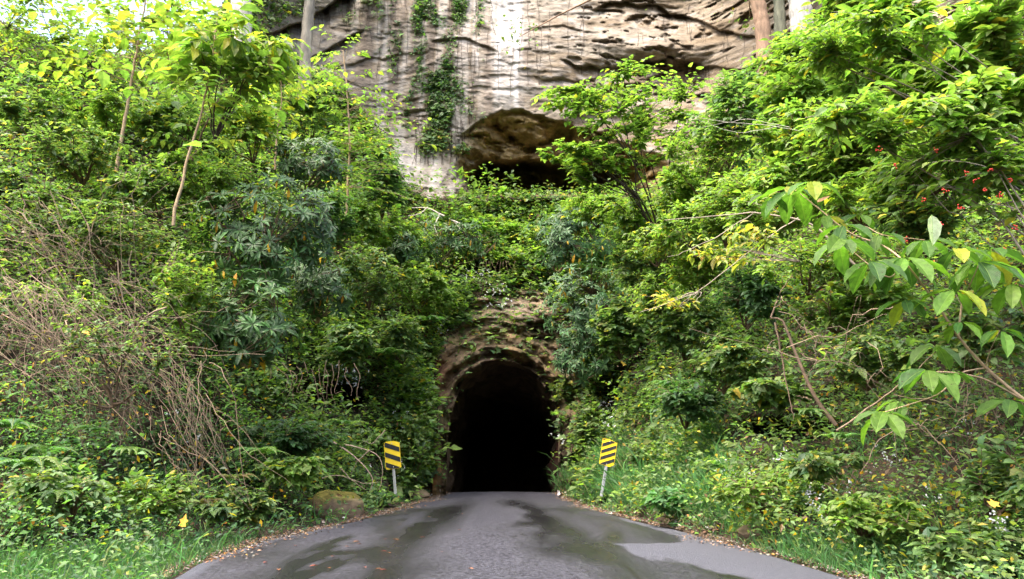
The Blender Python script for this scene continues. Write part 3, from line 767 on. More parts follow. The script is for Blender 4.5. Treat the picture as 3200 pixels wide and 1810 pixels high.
# ------------------------------------------------------------------ individual shrubs
WOODC = {'grey': (.28, .24, .20), 'brown': (.13, .085, .055), 'pale': (.42, .36, .29), 'tan': (.34, .25, .16), 'dark': (.06, .045, .035), 'white': (.55, .52, .47)}
def shrub(name, label, cat, px, row, D_, rx, rz, ry, L, asp, pal, ntw, nlf, tmpl='oval', mat=None, wood='brown', group=None, base=None, lump=.46, tw=.6, flat=.25, droop=.1, stemr=.02, nlimb=7, foliage='foliage', stem='branches', seed=0, jit=.2):
    mat = mat or M_leaf
    Cn = at(px, row, D_); R_ = np.array([rx * D_ / F, ry, rz * D_ / F])
    if base is None: B = Cn + np.array([0, ry * .7, -R_[2] * 1.0])
    else: B = at(*base)
    root = thing(name, label, cat, group)
    # crown points, thicker towards the outside, in lumps
    E = []
    while sum(map(len, E)) < ntw:
        q = norm(rng.normal(0, 1, (ntw * 3, 3))) * (rng.random((ntw * 3, 1)) ** .42)
        p = Cn + q * R_
        nz = noise(p * (1.5 / max(.5, R_.min())), 700 + seed) * .6 + noise(p * (3.6 / max(.5, R_.min())), 710 + seed) * .4
        E.append(p[nz > lump])
    E = np.concatenate(E)[:ntw]
    # limbs
    tips = E[rng.choice(len(E), nlimb)]
    midp = (B + tips) / 2 + rng.normal(0, .12, (nlimb, 3)) * R_ + np.array([0, 0, .15]) * R_
    tt = np.linspace(0, 1, 9)
    LP = bez(B[None, None], midp[:, None], tips[:, None], np.broadcast_to(tt, (nlimb, 9)))
    LP += rng.normal(0, .012, LP.shape) * np.linalg.norm(R_)
    LP[:, 0] = B
    set1 = (LP, stemr * (1 - .75 * tt)[None] * rng.uniform(.7, 1.2, (nlimb, 1)), 6, np.tile(WOODC[wood], (nlimb, 1)))
    # twigs
    S = LP[:, 2:].reshape(-1, 3)
    d2 = ((E[:, None] - S[None]) ** 2).sum(-1) + 1.2 * np.clip(S[None, :, 2] - E[:, None, 2] + .0, 0, 9) ** 2
    Q = S[d2.argmin(1)]
    mid = (Q + E) / 2; mid[:, 2] += .12 * np.linalg.norm(E - Q, axis=1); mid += rng.normal(0, .05, mid.shape) * np.linalg.norm(E - Q, axis=1, keepdims=True)
    K = 5; ts = np.linspace(0, 1, K)
    TP = bez(Q[:, None], mid[:, None], E[:, None], np.broadcast_to(ts, (len(E), K)))
    tubes_join(stem, [set1, (TP, (stemr * .34 * (1 - .6 * ts))[None] * rng.uniform(.6, 1.2, (len(E), 1)), 3, np.tile(np.array(WOODC[wood]), (len(E), 1)))], M_wood, root)
    # leaves: alternate along the last part of every twig, spread level
    ln = np.linalg.norm(E - Q, axis=1)
    t0 = np.clip(1 - tw / np.maximum(ln, .05), 0, .9)
    j = np.arange(nlf)
    t = t0[:, None] + (1 - t0)[:, None] * (j + .7)[None] / nlf
    P = bez(Q[:, None], mid[:, None], E[:, None], t)
    fw = norm(E - Q); fw[:, 2] *= .4; fw = norm(fw)
    side = norm(np.cross(fw, np.array([0, 0, 1.])))
    sg = np.where((j % 2) == 0, 1., -1.)[None, :, None]
    last = (j == nlf - 1)[None, :, None]
    d = np.where(last, fw[:, None], side[:, None] * sg * .8 + fw[:, None] * .65)
    d = d + rng.normal(0, .22, d.shape); d[..., 2] -= droop + rng.random(d.shape[:2]) * droop
    nr = rng.normal(0, flat, d.shape); nr[..., 2] += 1; nr[..., 1] -= .22
    P = P.reshape(-1, 3); d = d.reshape(-1, 3); nr = nr.reshape(-1, 3); n_ = len(P)
    keep = rng.random(n_) < .92
    P, d, nr = P[keep], d[keep], nr[keep]; n_ = len(P)
    Ls = L * np.exp(rng.normal(0, .22, n_))
    tn = pick(pal, n_, jit)
    leaves(foliage, P + rng.normal(0, .012, P.shape), d, nr, Ls, Ls * asp, tn, tmpl, mat, root, bend=.06)
    return root

def rhodo(label, px, row, D_, rx, rz, ry, nwh, L=.19, pal=G_rhod, seed=0, yellow=0, lump=.42):
    Cn = at(px, row, D_); R_ = np.array([rx * D_ / F, ry, rz * D_ / F])
    root = thing("rhododendron", label, "rhododendron", "dark leaved rhododendrons on the banks")
    B = Cn + np.array([-.25 * R_[0], ry * .6, -R_[2] * .95])
    E = []
    while sum(map(len, E)) < nwh:
        q = norm(rng.normal(0, 1, (nwh * 3, 3))) * (rng.random((nwh * 3, 1)) ** .38); q = q[q[:, 1] < .45]
        p = Cn + q * R_; nz = .55 * noise(p * (2.0 / max(.5, R_.min())), 800 + seed) + .45 * noise(p * (4.5 / max(.5, R_.min())), 820 + seed); E.append(p[nz > lump + .07])
    E = np.concatenate(E)[:nwh]
    nl = 8; tips = E[rng.choice(len(E), nl)]; midp = (B + tips) / 2 + rng.normal(0, .18, (nl, 3)) * R_
    tt = np.linspace(0, 1, 9); LP = bez(B[None, None], midp[:, None], tips[:, None], np.broadcast_to(tt, (nl, 9))); LP[:, 1:-1] += rng.normal(0, .02, LP[:, 1:-1].shape) * np.linalg.norm(R_)
    set1 = (LP, .028 * (1 - .7 * tt)[None] * np.ones((nl, 1)), 6, np.tile(WOODC['tan'], (nl, 1)))
    S = LP[:, 2:].reshape(-1, 3); Q = S[((E[:, None] - S[None]) ** 2).sum(-1).argmin(1)]
    mid = (Q + E) / 2; mid[:, 2] -= .10 * np.linalg.norm(E - Q, axis=1)
    ts = np.linspace(0, 1, 5); TP = bez(Q[:, None], mid[:, None], E[:, None], np.broadcast_to(ts, (len(E), 5)))
    tubes_join('branches', [set1, (TP, (.009 * (1 - .4 * ts))[None] * np.ones((len(E), 1)), 4, np.tile(WOODC['brown'], (len(E), 1)))], M_wood, root)
    k_ = 9; ax = norm(norm(E - Q) * .5 + norm((E - Cn) / R_) * .6 + np.array([0, -.25, .65]))
    a = norm(np.cross(ax, rng.normal(0, 1, ax.shape))); b = np.cross(ax, a)
    an = (np.arange(k_)[None] * 2.4 + rng.random((len(E), 1)) * 6.28)[..., None]
    rad_ = a[:, None] * np.cos(an) + b[:, None] * np.sin(an)
    el_ = rng.uniform(-.15, .55, (len(E), k_, 1))
    d = rad_ + ax[:, None] * el_
    nr = ax[:, None] - rad_ * el_ + 0 * d
    n_ = len(E) * k_
    P = (E[:, None] + d * .012).reshape(-1, 3)
    Ls = L * np.exp(rng.normal(0, .18, n_)); tn = pick(pal, n_, .2)
    d = d.reshape(-1, 3); nr = nr.reshape(-1, 3)
    yl_ = tn[:, 0] > .3
    d[yl_] = np.array([0, -.1, -1.]) + rng.normal(0, .2, (yl_.sum(), 3)); nr[yl_] = np.array([0, -1, .1]) + rng.normal(0, .4, (yl_.sum(), 3))
    leaves('foliage', P, d, nr, Ls, Ls * .27, tn, 'long', M_gloss, root, bend=.12)
    return root


# ------------------------------------------------------------------ striped hazard boards
m, n, l = new_mat("sign_yellow")
p = n.new("ShaderNodeBsdfPrincipled"); p.inputs['Roughness'].default_value = .4
no = n.new("ShaderNodeTexNoise"); no.inputs['Scale'].default_value = 9; tc = n.new("ShaderNodeTexCoord"); l.new(tc.outputs['Object'], no.inputs['Vector'])
cr = n.new("ShaderNodeValToRGB"); cr.color_ramp.elements[0].color = (.88, .58, .003, 1); cr.color_ramp.elements[1].color = (.95, .68, .006, 1); cr.color_ramp.elements[0].position = .3
l.new(no.outputs[0], cr.inputs[0]); l.new(cr.outputs[0], p.inputs['Base Color'])
o = n.new("ShaderNodeOutputMaterial"); l.new(p.outputs[0], o.inputs[0]); M_yel = m
M_black = noise_mat("sign_black", (.008, .008, .009), (.03, .03, .03), 20, .45, 0)
M_steel = noise_mat("galvanised_steel", (.32, .33, .34), (.52, .53, .53), 30, .45, .1, metal=.7)
M_paintpost = noise_mat("worn_white_post", (.40, .40, .36), (.62, .62, .58), 22, .6, .2)
M_bolt = noise_mat("bolt", (.5, .5, .5), (.7, .7, .7), 30, .35, 0, metal=.6)

def clip_poly(P, a, b, c):      # keep a*x+b*y<=c
    out = []
    for i in range(len(P)):
        p, q = P[i], P[(i + 1) % len(P)]
        fp = a * p[0] + b * p[1] - c; fq = a * q[0] + b * q[1] - c
        if fp <= 0: out.append(p)
        if (fp < 0 < fq) or (fq < 0 < fp):
            t = fp / (fp - fq); out.append((p[0] + (q[0] - p[0]) * t, p[1] + (q[1] - p[1]) * t))
    return out

def sign(label, base, top, bot, w, hgt, outline, slope, sw, gap, off, postmat, tilt_z):
    """base/top/bot: world points of the post foot, board top centre, board bottom centre"""
    root = thing("hazard_marker", label, "road sign", "striped hazard boards beside the tunnel mouth", tuple(base))
    up = (np.array(top) - np.array(bot)); H = np.linalg.norm(up); up = up / H
    rt = np.array([math.cos(tilt_z), math.sin(tilt_z), 0]); rt = rt - up * (rt @ up); rt /= np.linalg.norm(rt)
    fr = np.cross(rt, up)           # points towards the road user (-y)
    fr = fr if fr[1] < 0 else -fr
    O = np.array(bot) - np.array(base)
    tow = lambda x, y, d: O + rt * (x * w) + up * (y * H) + fr * d
    import bmesh
    bm = bmesh.new()
    f0 = [bm.verts.new(tow(x, y, .004)) for x, y in outline]; b0 = [bm.verts.new(tow(x, y, 0.0)) for x, y in outline]
    fa = bm.faces.new(f0)
    bm.faces.new(b0[::-1])
    for i in range(len(f0)):
        j = (i + 1) % len(f0); bm.faces.new((f0[i], b0[i], b0[j], f0[j]))
    inn = [(x * .94, (y - .5) * .975 + .5) for x, y in outline]
    kq = off
    while kq < 2.2:
        P = list(inn)
        P = clip_poly(P, -slope * w / H, 1, kq + sw); P = clip_poly(P, slope * w / H, -1, -kq)
        if len(P) > 2:
            f = bm.faces.new([bm.verts.new(tow(x, y, .012)) for x, y in P]); f.material_index = 1
        kq += gap
    bm.normal_update()
    me = bpy.data.meshes.new("board"); bm.to_mesh(me); bm.free(); me.materials.append(M_yel); me.materials.append(M_black)
    o = bpy.data.objects.new("board", me); col.objects.link(o); o.parent = root
    # U-channel post with punched holes
    bm = bmesh.new()
    pu = np.array(bot) - np.array(base); L_ = np.linalg.norm(pu) + H * .95; pu = pu / np.linalg.norm(pu)
    pr = rt - pu * (rt @ pu); pr /= np.linalg.norm(pr); pf = np.cross(pr, pu); pf = pf if pf[1] < 0 else -pf
    prof = [(-.038, -.028), (-.022, -.028), (-.018, -.006), (.018, -.006), (.022, -.028), (.038, -.028), (.038, -.024), (.026, -.024), (.022, -.001), (-.022, -.001), (-.026, -.024), (-.038, -.024)]
    ra = [bm.verts.new(pr * x + pf * (y) + pu * -.25) for x, y in prof]; rb = [bm.verts.new(pr * x + pf * y + pu * L_) for x, y in prof]
    for i in range(len(prof)):
        j = (i + 1) % len(prof); bm.faces.new((ra[i], ra[j], rb[j], rb[i]))
    bm.faces.new(ra[::-1]); bm.faces.new(rb)
    q = .05
    while q < np.linalg.norm(np.array(bot) - np.array(base)) - .03:
        vsn = []
        for a_ in range(6):
            an = a_ / 6 * 6.283; vsn.append(bm.verts.new(pr * (.007 * math.cos(an)) + pu * (q + .009 * math.sin(an)) + pf * .0015))
        f = bm.faces.new(vsn); f.material_index = 1
        q += .03
    bmesh.ops.recalc_face_normals(bm, faces=[f for f in bm.faces if f.material_index == 0])
    me = bpy.data.meshes.new("post"); bm.to_mesh(me); bm.free(); me.materials.append(postmat); me.materials.append(M_black)
    o = bpy.data.objects.new("post", me); col.objects.link(o); o.parent = root
    for y_ in (.075, .92):
        bm = bmesh.new(); bmesh.ops.create_cone(bm, cap_ends=True, segments=8, radius1=.014, radius2=.010, depth=.012)
        me = bpy.data.meshes.new("bolt"); bm.to_mesh(me); bm.free(); me.materials.append(M_bolt)
        o = bpy.data.objects.new("bolt", me); col.objects.link(o); o.parent = root
        o.location = tow(.0, y_, .012); o.rotation_euler = Vector(fr).to_track_quat('Z', 'Y').to_euler()
    return root
def clear_d(px, row): return float(surf(np.array([px]), np.array([row]))[0, 1]) - 1.5
DS = clear_d(395.2, 491.0)
octL = [(-.36, 1.0), (-.5, .945), (-.5, .06), (-.44, .0), (.36, .0), (.5, .05), (.5, .90), (.5, .93), (.12, 1.0)]
b_, tp_, bt_ = at(395.2, 491, DS), at(391.5, 441.2, DS), at(393.6, 469.0, DS)
sign("yellow board with three black stripes falling rightward, whitish post, left of the tunnel", b_, tp_, bt_, 15.2 * DS / F, .86, octL, -.44, .175, .362, -.025 - .362, M_paintpost, .12)
octR = [(-.5, .97), (-.40, 1.0), (-.02, 1.0), (.5, .90), (.5, .10), (.22, -.01), (.10, .0), (-.24, .03), (-.5, .06)]
DS = clear_d(603.0, 486.0)
b_, tp_, bt_ = at(603.0, 486, DS), at(610.2, 439.4, DS), at(606.3, 466.2, DS)
sign("yellow board with narrow black stripes rising rightward, grey post, right of the tunnel", b_, tp_, bt_, 14.6 * DS / F, .86, octR, .50, .13, .247, -.18 - .247, M_steel, -.10)

# ------------------------------------------------------------------ rocks
M_boulder = noise_mat("boulder_stone", (.09, .062, .042), (.21, .155, .10), 3, .9, .7, c3=(.14, .10, .065), tint=True)
def rock(name, label, cat, px, row, D_, rad3, seed, moss=.5, group=None, rot=0):
    import bmesh
    bm = bmesh.new(); bmesh.ops.create_icosphere(bm, subdivisions=5, radius=1)
    V = np.array([v.co[:] for v in bm.verts]); Fc = np.array([[v.index for v in f.verts] for f in bm.faces]); bm.free()
    # facet by clipping planes
    r_ = np.random.default_rng(seed)
    for _ in range(9):
        nn = norm(r_.normal(0, 1, 3)); dd = r_.uniform(.62, .9)
        ex = V @ nn - dd; V = V - np.where(ex > 0, ex, 0)[:, None] * nn * .92
    V = V * (1 + .22 * (fbm(V * 1.6 + seed, 4, seed) - .5) + .10 * (fbm(V * 6 + seed, 3, seed) - .5))[:, None]
    c, s_ = math.cos(rot), math.sin(rot); V = V * np.array(rad3); V = np.stack([V[:, 0] * c - V[:, 1] * s_, V[:, 0] * s_ + V[:, 1] * c, V[:, 2]], -1)
    mo = sstep(.1, .7, V[:, 2] / rad3[2] + 1.2 * (fbm(V * 3, 3, seed + 1) - .5)) * moss
    t = np.ones((len(V), 3)) * (1 - mo[:, None]) + mo[:, None] * np.array([.75, .95, .16])
    P = at(px, row, D_)
    o = make_mesh(name, V, Fc, M_boulder, None, t, True); o.location = P
    return tag(o, label, cat, group)
rock("boulder", "mossy brown boulder at the left edge of the road", "boulder", 338, 508, 17.0, (.62, .5, .42), 3, .9, rot=-.2)
rock("rock", "small squat rock in the leaf litter on the right shoulder", "rock", 757, 536, 11.6, (.30, .2, .16), 8, .25)
rock("rock", "low brown stone at the foot of the tunnel's left wall", "rock", 418, 495, 24.2, (.35, .3, .18), 9, .2)

# ------------------------------------------------------------------ tall trunks up on the cliff
M_bark = noise_mat("bark", (.55, .55, .55), (1.25, 1.22, 1.18), 5, .9, .9, stretch=(1, 1, .25), tint=True, bscale=14)
def trunk_tree(name, label, pts, Dd, r0, r1, colr, seed, crown=None):
    root = thing(name, label, "tree")
    pw = np.array([at(p[0], p[1], Dd + (p[2] if len(p) > 2 else 0)) for p in pts])
    K = 40; t = np.linspace(0, len(pw) - 1, K); i = np.minimum(t.astype(int), len(pw) - 2); f = (t - i)[:, None]
    f = f * f * (3 - 2 * f) * .4 + f * .6
    pl = pw[i] * (1 - f) + pw[i + 1] * f
    o = tubes("trunk", pl[None], (np.linspace(r0, r1, K) * (1 + .06 * np.sin(np.arange(K) * 1.7)))[None], M_bark, root, 20, np.array([colr]))
    me = o.data; V = np.empty(len(me.vertices) * 3); me.vertices.foreach_get('co', V); V = V.reshape(-1, 3)
    ctr = np.repeat(pl, 20, 0); rv = V - ctr; ang = np.arctan2(rv[:, 1], rv[:, 0])
    q = fbm(np.stack([np.cos(ang) * 2.2 + seed, np.sin(ang) * 2.2, V[:, 2] * .5], -1), 4, seed) - .5
    V = ctr + rv * (1 + .35 * q)[:, None]; me.vertices.foreach_set('co', V.ravel()); me.update()
    top = pl[-1]
    # limbs and high crown above the picture
    E = top + rng.normal(0, 1, (70, 3)) * np.array([2.6, 2.2, 2.0]) + np.array([0, .5, 3.0])
    ts = np.linspace(0, 1, 6); mid = (E + top) / 2 + np.array([0, 0, .8])
    TP = bez(np.broadcast_to(top, E.shape)[:, None] + 0 * E[:, None], mid[:, None], E[:, None], np.broadcast_to(ts, (70, 6)))
    tubes("limbs", TP, (r1 * .4 * (1 - .85 * ts))[None] * np.ones((70, 1)), M_bark, root, 5, np.tile(colr, (70, 1)))
    N = 2600; c = E[rng.integers(0, 70, N)] + rng.normal(0, .45, (N, 3)); Ls = .2 * np.exp(rng.normal(0, .2, N))
    d = rng.normal(0, 1, (N, 3)); d[:, 2] -= .3; nr = rng.normal(0, .5, (N, 3)); nr[:, 2] += 1
    leaves("crown", c, d, nr, Ls, Ls * .6, pick(G_mid, N), 'simple', M_leaf, root)
    return root
trunk_tree("tree", "pale whitish trunk rising out of the top left foliage", [(240, 100), (241, 20), (241, -30), (240, -110)], 27, .40, .34, (.52, .49, .44), 11)
trunk_tree("tree", "slim grey brown trunk standing against the slanting slab at the cliff's left end", [(303, 105), (306, 45), (309, 10), (311, -30), (312, -110)], 30, .26, .20, (.30, .27, .22), 12)
trunk_tree("tree", "dead brown snag with peeling bark, left of the three trunks at the cliff's right end", [(768, 125), (762, 25), (756, -8), (750, -60)], 27, .30, .26, (.28, .19, .13), 13)
trunk_tree("tree", "slender greenish grey trunk, the middle one of three at the cliff's right end", [(783, 120), (780, 25), (778, -30), (775, -100)], 27.6, .24, .20, (.26, .27, .20), 14)
trunk_tree("tree", "thick pale grey trunk, right one of three at the cliff's right end", [(811, 125), (801, 20), (796, -30), (790, -120)], 26.5, .42, .37, (.46, .45, .42), 15)

# ------------------------------------------------------------------ saplings
def sapling(label, pts, D_, r0, colr, pal, seed, crownpts, L, n_tw=60, spread=(.8, .6, .5), asp=.6, tmpl='oval', cat="sapling", twl=7, mat=None, name="sapling"):
    root = thing(name, label, cat)
    pw = np.array([at(p[0], p[1], D_ + (p[2] if len(p) > 2 else 0)) for p in pts])
    K = 24; t = np.linspace(0, len(pw) - 1, K); pl = np.stack([np.interp(t, np.arange(len(pw)), pw[:, k_]) for k_ in range(3)], -1)
    pl += rng.normal(0, .008, pl.shape)
    pass
    cw = np.array([at(c[0], c[1], D_ + c[2]) for c in crownpts]); E = []
    E = cw[rng.integers(0, len(cw), n_tw)] + rng.normal(0, 1, (n_tw, 3)) * np.array(spread)
    S = pl[K // 4:]
    d2 = ((E[:, None] - S[None]) ** 2).sum(-1) + 2 * np.clip(S[None, :, 2] - E[:, None, 2] + .2, 0, 9) ** 2
    Q = S[d2.argmin(1)]; mid = (Q + E) / 2; mid[:, 2] += .15 * np.linalg.norm(E - Q, axis=1)
    ts = np.linspace(0, 1, 6); TP = bez(Q[:, None], mid[:, None], E[:, None], np.broadcast_to(ts, (n_tw, 6)))
    tubes_join("trunk", [(pl[None], np.linspace(r0, r0 * .35, K)[None], 8, np.array([colr])), (TP, (r0 * .16 * (1 - .7 * ts))[None] * np.ones((n_tw, 1)), 4, np.tile(colr, (n_tw, 1)))], M_wood, root)
    j = np.arange(twl); tt = .35 + .65 * (j + 1) / twl
    P = bez(Q[:, None], mid[:, None], E[:, None], np.broadcast_to(tt, (n_tw, twl)))
    fw = norm(E - Q); fw[:, 2] *= .3; side = norm(np.cross(fw, np.array([0, 0, 1.])))
    d = side[:, None] * np.where(j % 2 == 0, 1, -1)[None, :, None] * .9 + fw[:, None] * .6 + rng.normal(0, .2, (n_tw, twl, 3)); d[..., 2] -= .15
    nr = rng.normal(0, .25, d.shape); nr[..., 2] += 1; nr[..., 1] -= .2
    n_ = n_tw * twl; Ls = L * np.exp(rng.normal(0, .25, n_))
    leaves("foliage", P.reshape(-1, 3), d.reshape(-1, 3), nr.reshape(-1, 3), Ls, Ls * asp, pick(pal, n_), tmpl, mat or M_leaf, root, bend=.08)
    return root
TAN = (.36, .27, .17)
sapling("tall thin tan sapling leaning rightward on the upper left bank, nearest the left edge", [(116, 172), (125, 120), (133, 70), (140, 30), (147, -10)], 15.0, .042, TAN, G_yel, 1,
        [(150, 20, -.5), (110, 40, 0), (180, 10, .3), (140, 60, -.4)], .22, 70, (1.0, .7, .5))
sapling("thin tan sapling leaning to the right above the rhododendron", [(172, 225), (180, 190), (190, 150), (202, 112), (212, 60), (218, 10)], 13.5, .034, TAN, G_lime, 2,
        [(220, 30, 0), (190, 60, -.3), (250, 60, -.4), (210, 90, -.2)], .26, 60, (.8, .5, .45))
sapling("slim dark stemmed sapling slanting behind the tan saplings", [(275 * .398 + 60, 200), (190, 165), (203, 130), (222, 92)], 16, .035, WOODC['brown'], G_mid, 3, [(225, 90, 0), (200, 120, 0)], .2, 26, (.6, .5, .4))
sapling("young tree with sparse bright leaves standing before the left of the cliff", [(345, 235), (348, 190), (350, 140), (347, 90), (343, 50)], 22, .045, WOODC['tan'], G_lime, 4,
        [(345, 60, 0), (330, 90, 0), (368, 100, .2), (355, 130, 0), (380, 130, 0), (335, 150, 0), (392, 165, 0), (365, 185, 0)], .17, 150, (.75, .7, .35))
sapling("slender bent stem with few leaves below the slim grey brown trunk", [(275, 170), (277, 135), (282, 100), (280, 70)], 19, .03, WOODC['tan'], G_yel, 5, [(280, 80, 0), (300, 95, 0), (262, 110, 0)], .19, 50, (.7, .6, .35))

# ------------------------------------------------------------------ rhododendrons
rhodo("large dark rhododendron with yellowing leaves on the left bank", 266, 232, 14.2, 76, 62, 1.1, 250, .19, seed=1)
rhodo("lower dark rhododendron hanging over the rock hollow on the left bank", 254, 318, 13.6, 58, 48, 1.0, 140, .20, seed=2)
rhodo("rhododendron with bluish leaves clambering up right of the large dark one", 322, 285, 16.5, 32, 36, .9, 110, .19, seed=3)
rhodo("small rhododendron above the large dark one, among orange leaves", 310, 165, 18.5, 42, 24, 1.0, 130, .20, seed=4)
rhodo("rhododendron at the left end of the ledge above the tunnel", 452, 238, 27.3, 52, 26, 1.0, 130, .23, seed=5)
rhodo("tall greyish green rhododendron right of the ledge above the tunnel", 572, 238, 26.0, 52, 34, 1.2, 230, .22, G_blue, seed=6)
rhodo("rhododendron hanging beside the upper right of the tunnel arch", 584, 305, 24.3, 44, 50, 1.1, 260, .21, G_blue, seed=7)
rhodo("small rhododendron tuft just right of the tunnel arch top", 582, 358, 24.3, 28, 26, .6, 100, .20, G_blue, seed=8)
rhodo("small rhododendron tuft on the bank below the cliff's left foot", 398, 250, 25, 26, 16, .8, 80, .24, seed=9)

# ------------------------------------------------------------------ shrubs, left bank
LB = "leafy shrubs of the left bank"; RB = "leafy shrubs of the right bank"
def SL(label, *a, **k_): return shrub("shrub", label, "shrub", *a, group=LB, **k_)
def SR(label, *a, **k_): return shrub("shrub", label, "shrub", *a, group=RB, **k_)
shrub("tree_crown_branch", "yellow green treetop glowing in the top left corner", "tree", 55, 25, 19.5, 95, 48, 2.0, .17, .55, G_yel, 230, 9, lump=.47, wood='dark', seed=1)
shrub("tree", "yellow green broad leaved tree against the sky between the corner and the pale trunk", "tree", 160, 28, 19, 62, 42, 1.6, .18, .5, G_yel, 120, 8, lump=.5, wood='tan', seed=2)
shrub("tree", "umbrella tree with long drooping leaves below the pale trunk", "tree", 245, 52, 13.2, 78, 34, 1.0, .33, .34, G_yel, 62, 6, tmpl='long', lump=.42, wood='dark', seed=3, droop=.35, base=(215, 140, 14))
SL("pale green shrub in the middle of the upper left bank, by the left frame edge", 25, 110, 14.8, 60, 40, 1.3, .13, .6, G_mid, 260, 9, lump=.46, seed=4)
SL("light green shrub between the left frame edge and the tallest tan sapling", 90, 112, 16.5, 55, 38, 1.3, .13, .6, G_lime, 260, 9, lump=.48, seed=5)
SL("green shrub tucked between the two tan saplings", 165, 120, 17, 42, 34, 1.2, .15, .6, G_mid, 220, 9, lump=.46, seed=6)
SL("shrub of yellowing leaves above the large dark rhododendron", 245, 120, 17.5, 48, 34, 1.2, .17, .55, G_yel, 190, 8, lump=.49, seed=7)
SL("green shrub at the foot of the slim grey brown trunk", 305, 112, 22.5, 36, 32, 1.2, .17, .55, G_mid, 210, 8, lump=.47, seed=8)
SL("dense dark green bush right of the large dark rhododendron, under the pale rock", 378, 180, 25, 34, 34, 1.5, .15, .6, G_dark, 320, 9, lump=.42, seed=9)
SL("bright green bush below the cliff's left foot", 372, 222, 23, 36, 26, 1.3, .15, .6, G_lime, 260, 9, lump=.46, seed=10)
SL("feathery light green bush right of the large dark rhododendron", 365, 275, 20.5, 38, 30, 1.2, .13, .6, G_mid, 300, 9, lump=.44, seed=11)
SL("light green bush spilling down towards the upper left of the tunnel", 415, 285, 25, 32, 26, 1.1, .15, .6, G_lime, 240, 9, lump=.45, seed=12)
SL("low green bush over the rocks left of the tunnel arch", 400, 335, 23.3, 34, 26, 1.0, .15, .6, G_mid, 260, 9, lump=.45, seed=13)
SL("green bush above the dark rock hollow of the left bank", 345, 345, 19, 34, 24, .9, .14, .75, G_mid, 200, 9, tmpl='heart', lump=.45, seed=14)
SL("bushy weeds below the dark rock hollow of the left bank", 296, 437, 15.4, 52, 20, .8, .13, .6, G_blue, 260, 9, lump=.45, seed=15)
SL("bright leafy weed clump above the mossy boulder", 300, 470, 14.6, 42, 18, .6, .12, .7, G_lime, 130, 8, tmpl='heart', lump=.47, seed=16)
SL("leafy weeds between the left striped board and the tunnel wall", 415, 445, 24, 18, 34, .8, .15, .7, G_mid, 150, 8, tmpl='lobed', lump=.44, seed=17)
SL("low green clump at the foot of the left striped board", 380, 497, 20.5, 22, 6, .5, .10, .7, G_grass, 120, 9, lump=.4, seed=18)
SL("green weed clump in the lower left corner above the verge", 55, 490, 9.4, 48, 28, .6, .11, .6, G_mid, 140, 8, lump=.47, seed=19)
SL("yellow green clump amid brown leaves on the lower left bank", 160, 492, 11.2, 56, 24, .6, .10, .65, G_lime, 150, 8, tmpl='heart', lump=.48, seed=20)
SL("green clump between the lower left bank and the mossy boulder", 235, 505, 12.6, 42, 22, .5, .11, .65, G_mid, 130, 8, tmpl='heart', lump=.46, seed=21)
SL("small leaved bush across the middle of the left bank, above the bare canes", 105, 232, 13, 75, 32, 1.0, .09, .6, G_mid, 300, 10, lump=.48, seed=22)
SL("small leaved spray between the bare canes and the dark rhododendron", 185, 295, 12.6, 30, 60, .8, .085, .6, G_lime, 230, 10, lump=.50, seed=23)
SL("thin leafed sprays among the grey stems at the left frame edge", 30, 195, 12.6, 48, 36, .8, .09, .6, G_mid, 170, 9, lump=.50, seed=24)
SL("fresh green spray crossing the dark bank left of the rhododendron", 150, 190, 14, 48, 24, .8, .11, .6, G_mid, 200, 9, lump=.49, seed=25)
SL("ivy like clump above the bare canes by the left edge", 60, 300, 11.6, 55, 22, .6, .085, .6, G_lime, 140, 8, lump=.52, seed=26)
SL("dark small leaved bush left of the pale rock foot", 335, 215, 21, 26, 30, 1.0, .14, .6, G_dark, 180, 8, lump=.44, seed=27)

# ------------------------------------------------------------------ shrubs and trees, right bank
shrub("redbud_tree", "bright green young tree with layered heart shaped leaves before the cave", "tree", 645, 114, 19, 92, 64, 1.4, .125, .86, G_lime, 430, 8, tmpl='heart', wood='dark', lump=.37, flat=.10, droop=.08, base=(668, 255, 21), tw=.8, seed=31, stemr=.03, nlimb=9)
shrub("redbud_tree", "lower sprays of a bright green young tree hanging before the cave's right end", "tree", 600, 168, 19.5, 46, 26, .9, .15, .86, G_lime, 120, 7, tmpl='heart', wood='dark', lump=.45, flat=.14, base=(668, 255, 21), tw=.7, seed=32)
SR("bluish green broad shrub in front of the cliff's right end", 735, 118, 15.5, 50, 52, 1.3, .15, .6, [(4, (.11, .20, .07)), (3, (.15, .24, .07)), (1, (.08, .15, .06))], 300, 9, lump=.43, seed=33)
SR("bright shrub right of the layered young tree", 690, 190, 17, 44, 32, 1.1, .14, .6, G_lime, 260, 9, lump=.45, seed=34)
SR("light green shrub at the right end of the ledge", 640, 222, 21, 50, 28, 1.1, .15, .62, G_lime, 280, 9, lump=.44, seed=35)
SR("pale green shrub under the long grey branch", 735, 205, 13.5, 52, 34, 1.1, .12, .6, G_lime, 300, 9, lump=.45, seed=36)
SR("tall bright shrub under the thick pale trunk", 800, 90, 12.5, 50, 44, 1.1, .16, .55, G_lime, 240, 9, lump=.44, seed=37)
SR("luxuriant yellow green bush filling the top right", 880, 75, 10.2, 68, 55, 1.1, .20, .52, G_lime, 250, 8, lump=.43, seed=38, flat=.3)
SR("yellow green bush in the top right corner", 980, 45, 9, 62, 55, 1.0, .20, .50, G_lime, 210, 8, lump=.43, seed=39, flat=.3)
SR("darker green bush behind the berry bearing one", 990, 140, 10.5, 62, 55, 1.0, .15, .55, G_mid, 260, 9, lump=.43, seed=40)
SR("bright bush in the middle of the upper right bank", 850, 150, 10.8, 66, 42, 1.0, .15, .55, G_lime, 280, 9, lump=.44, seed=41)
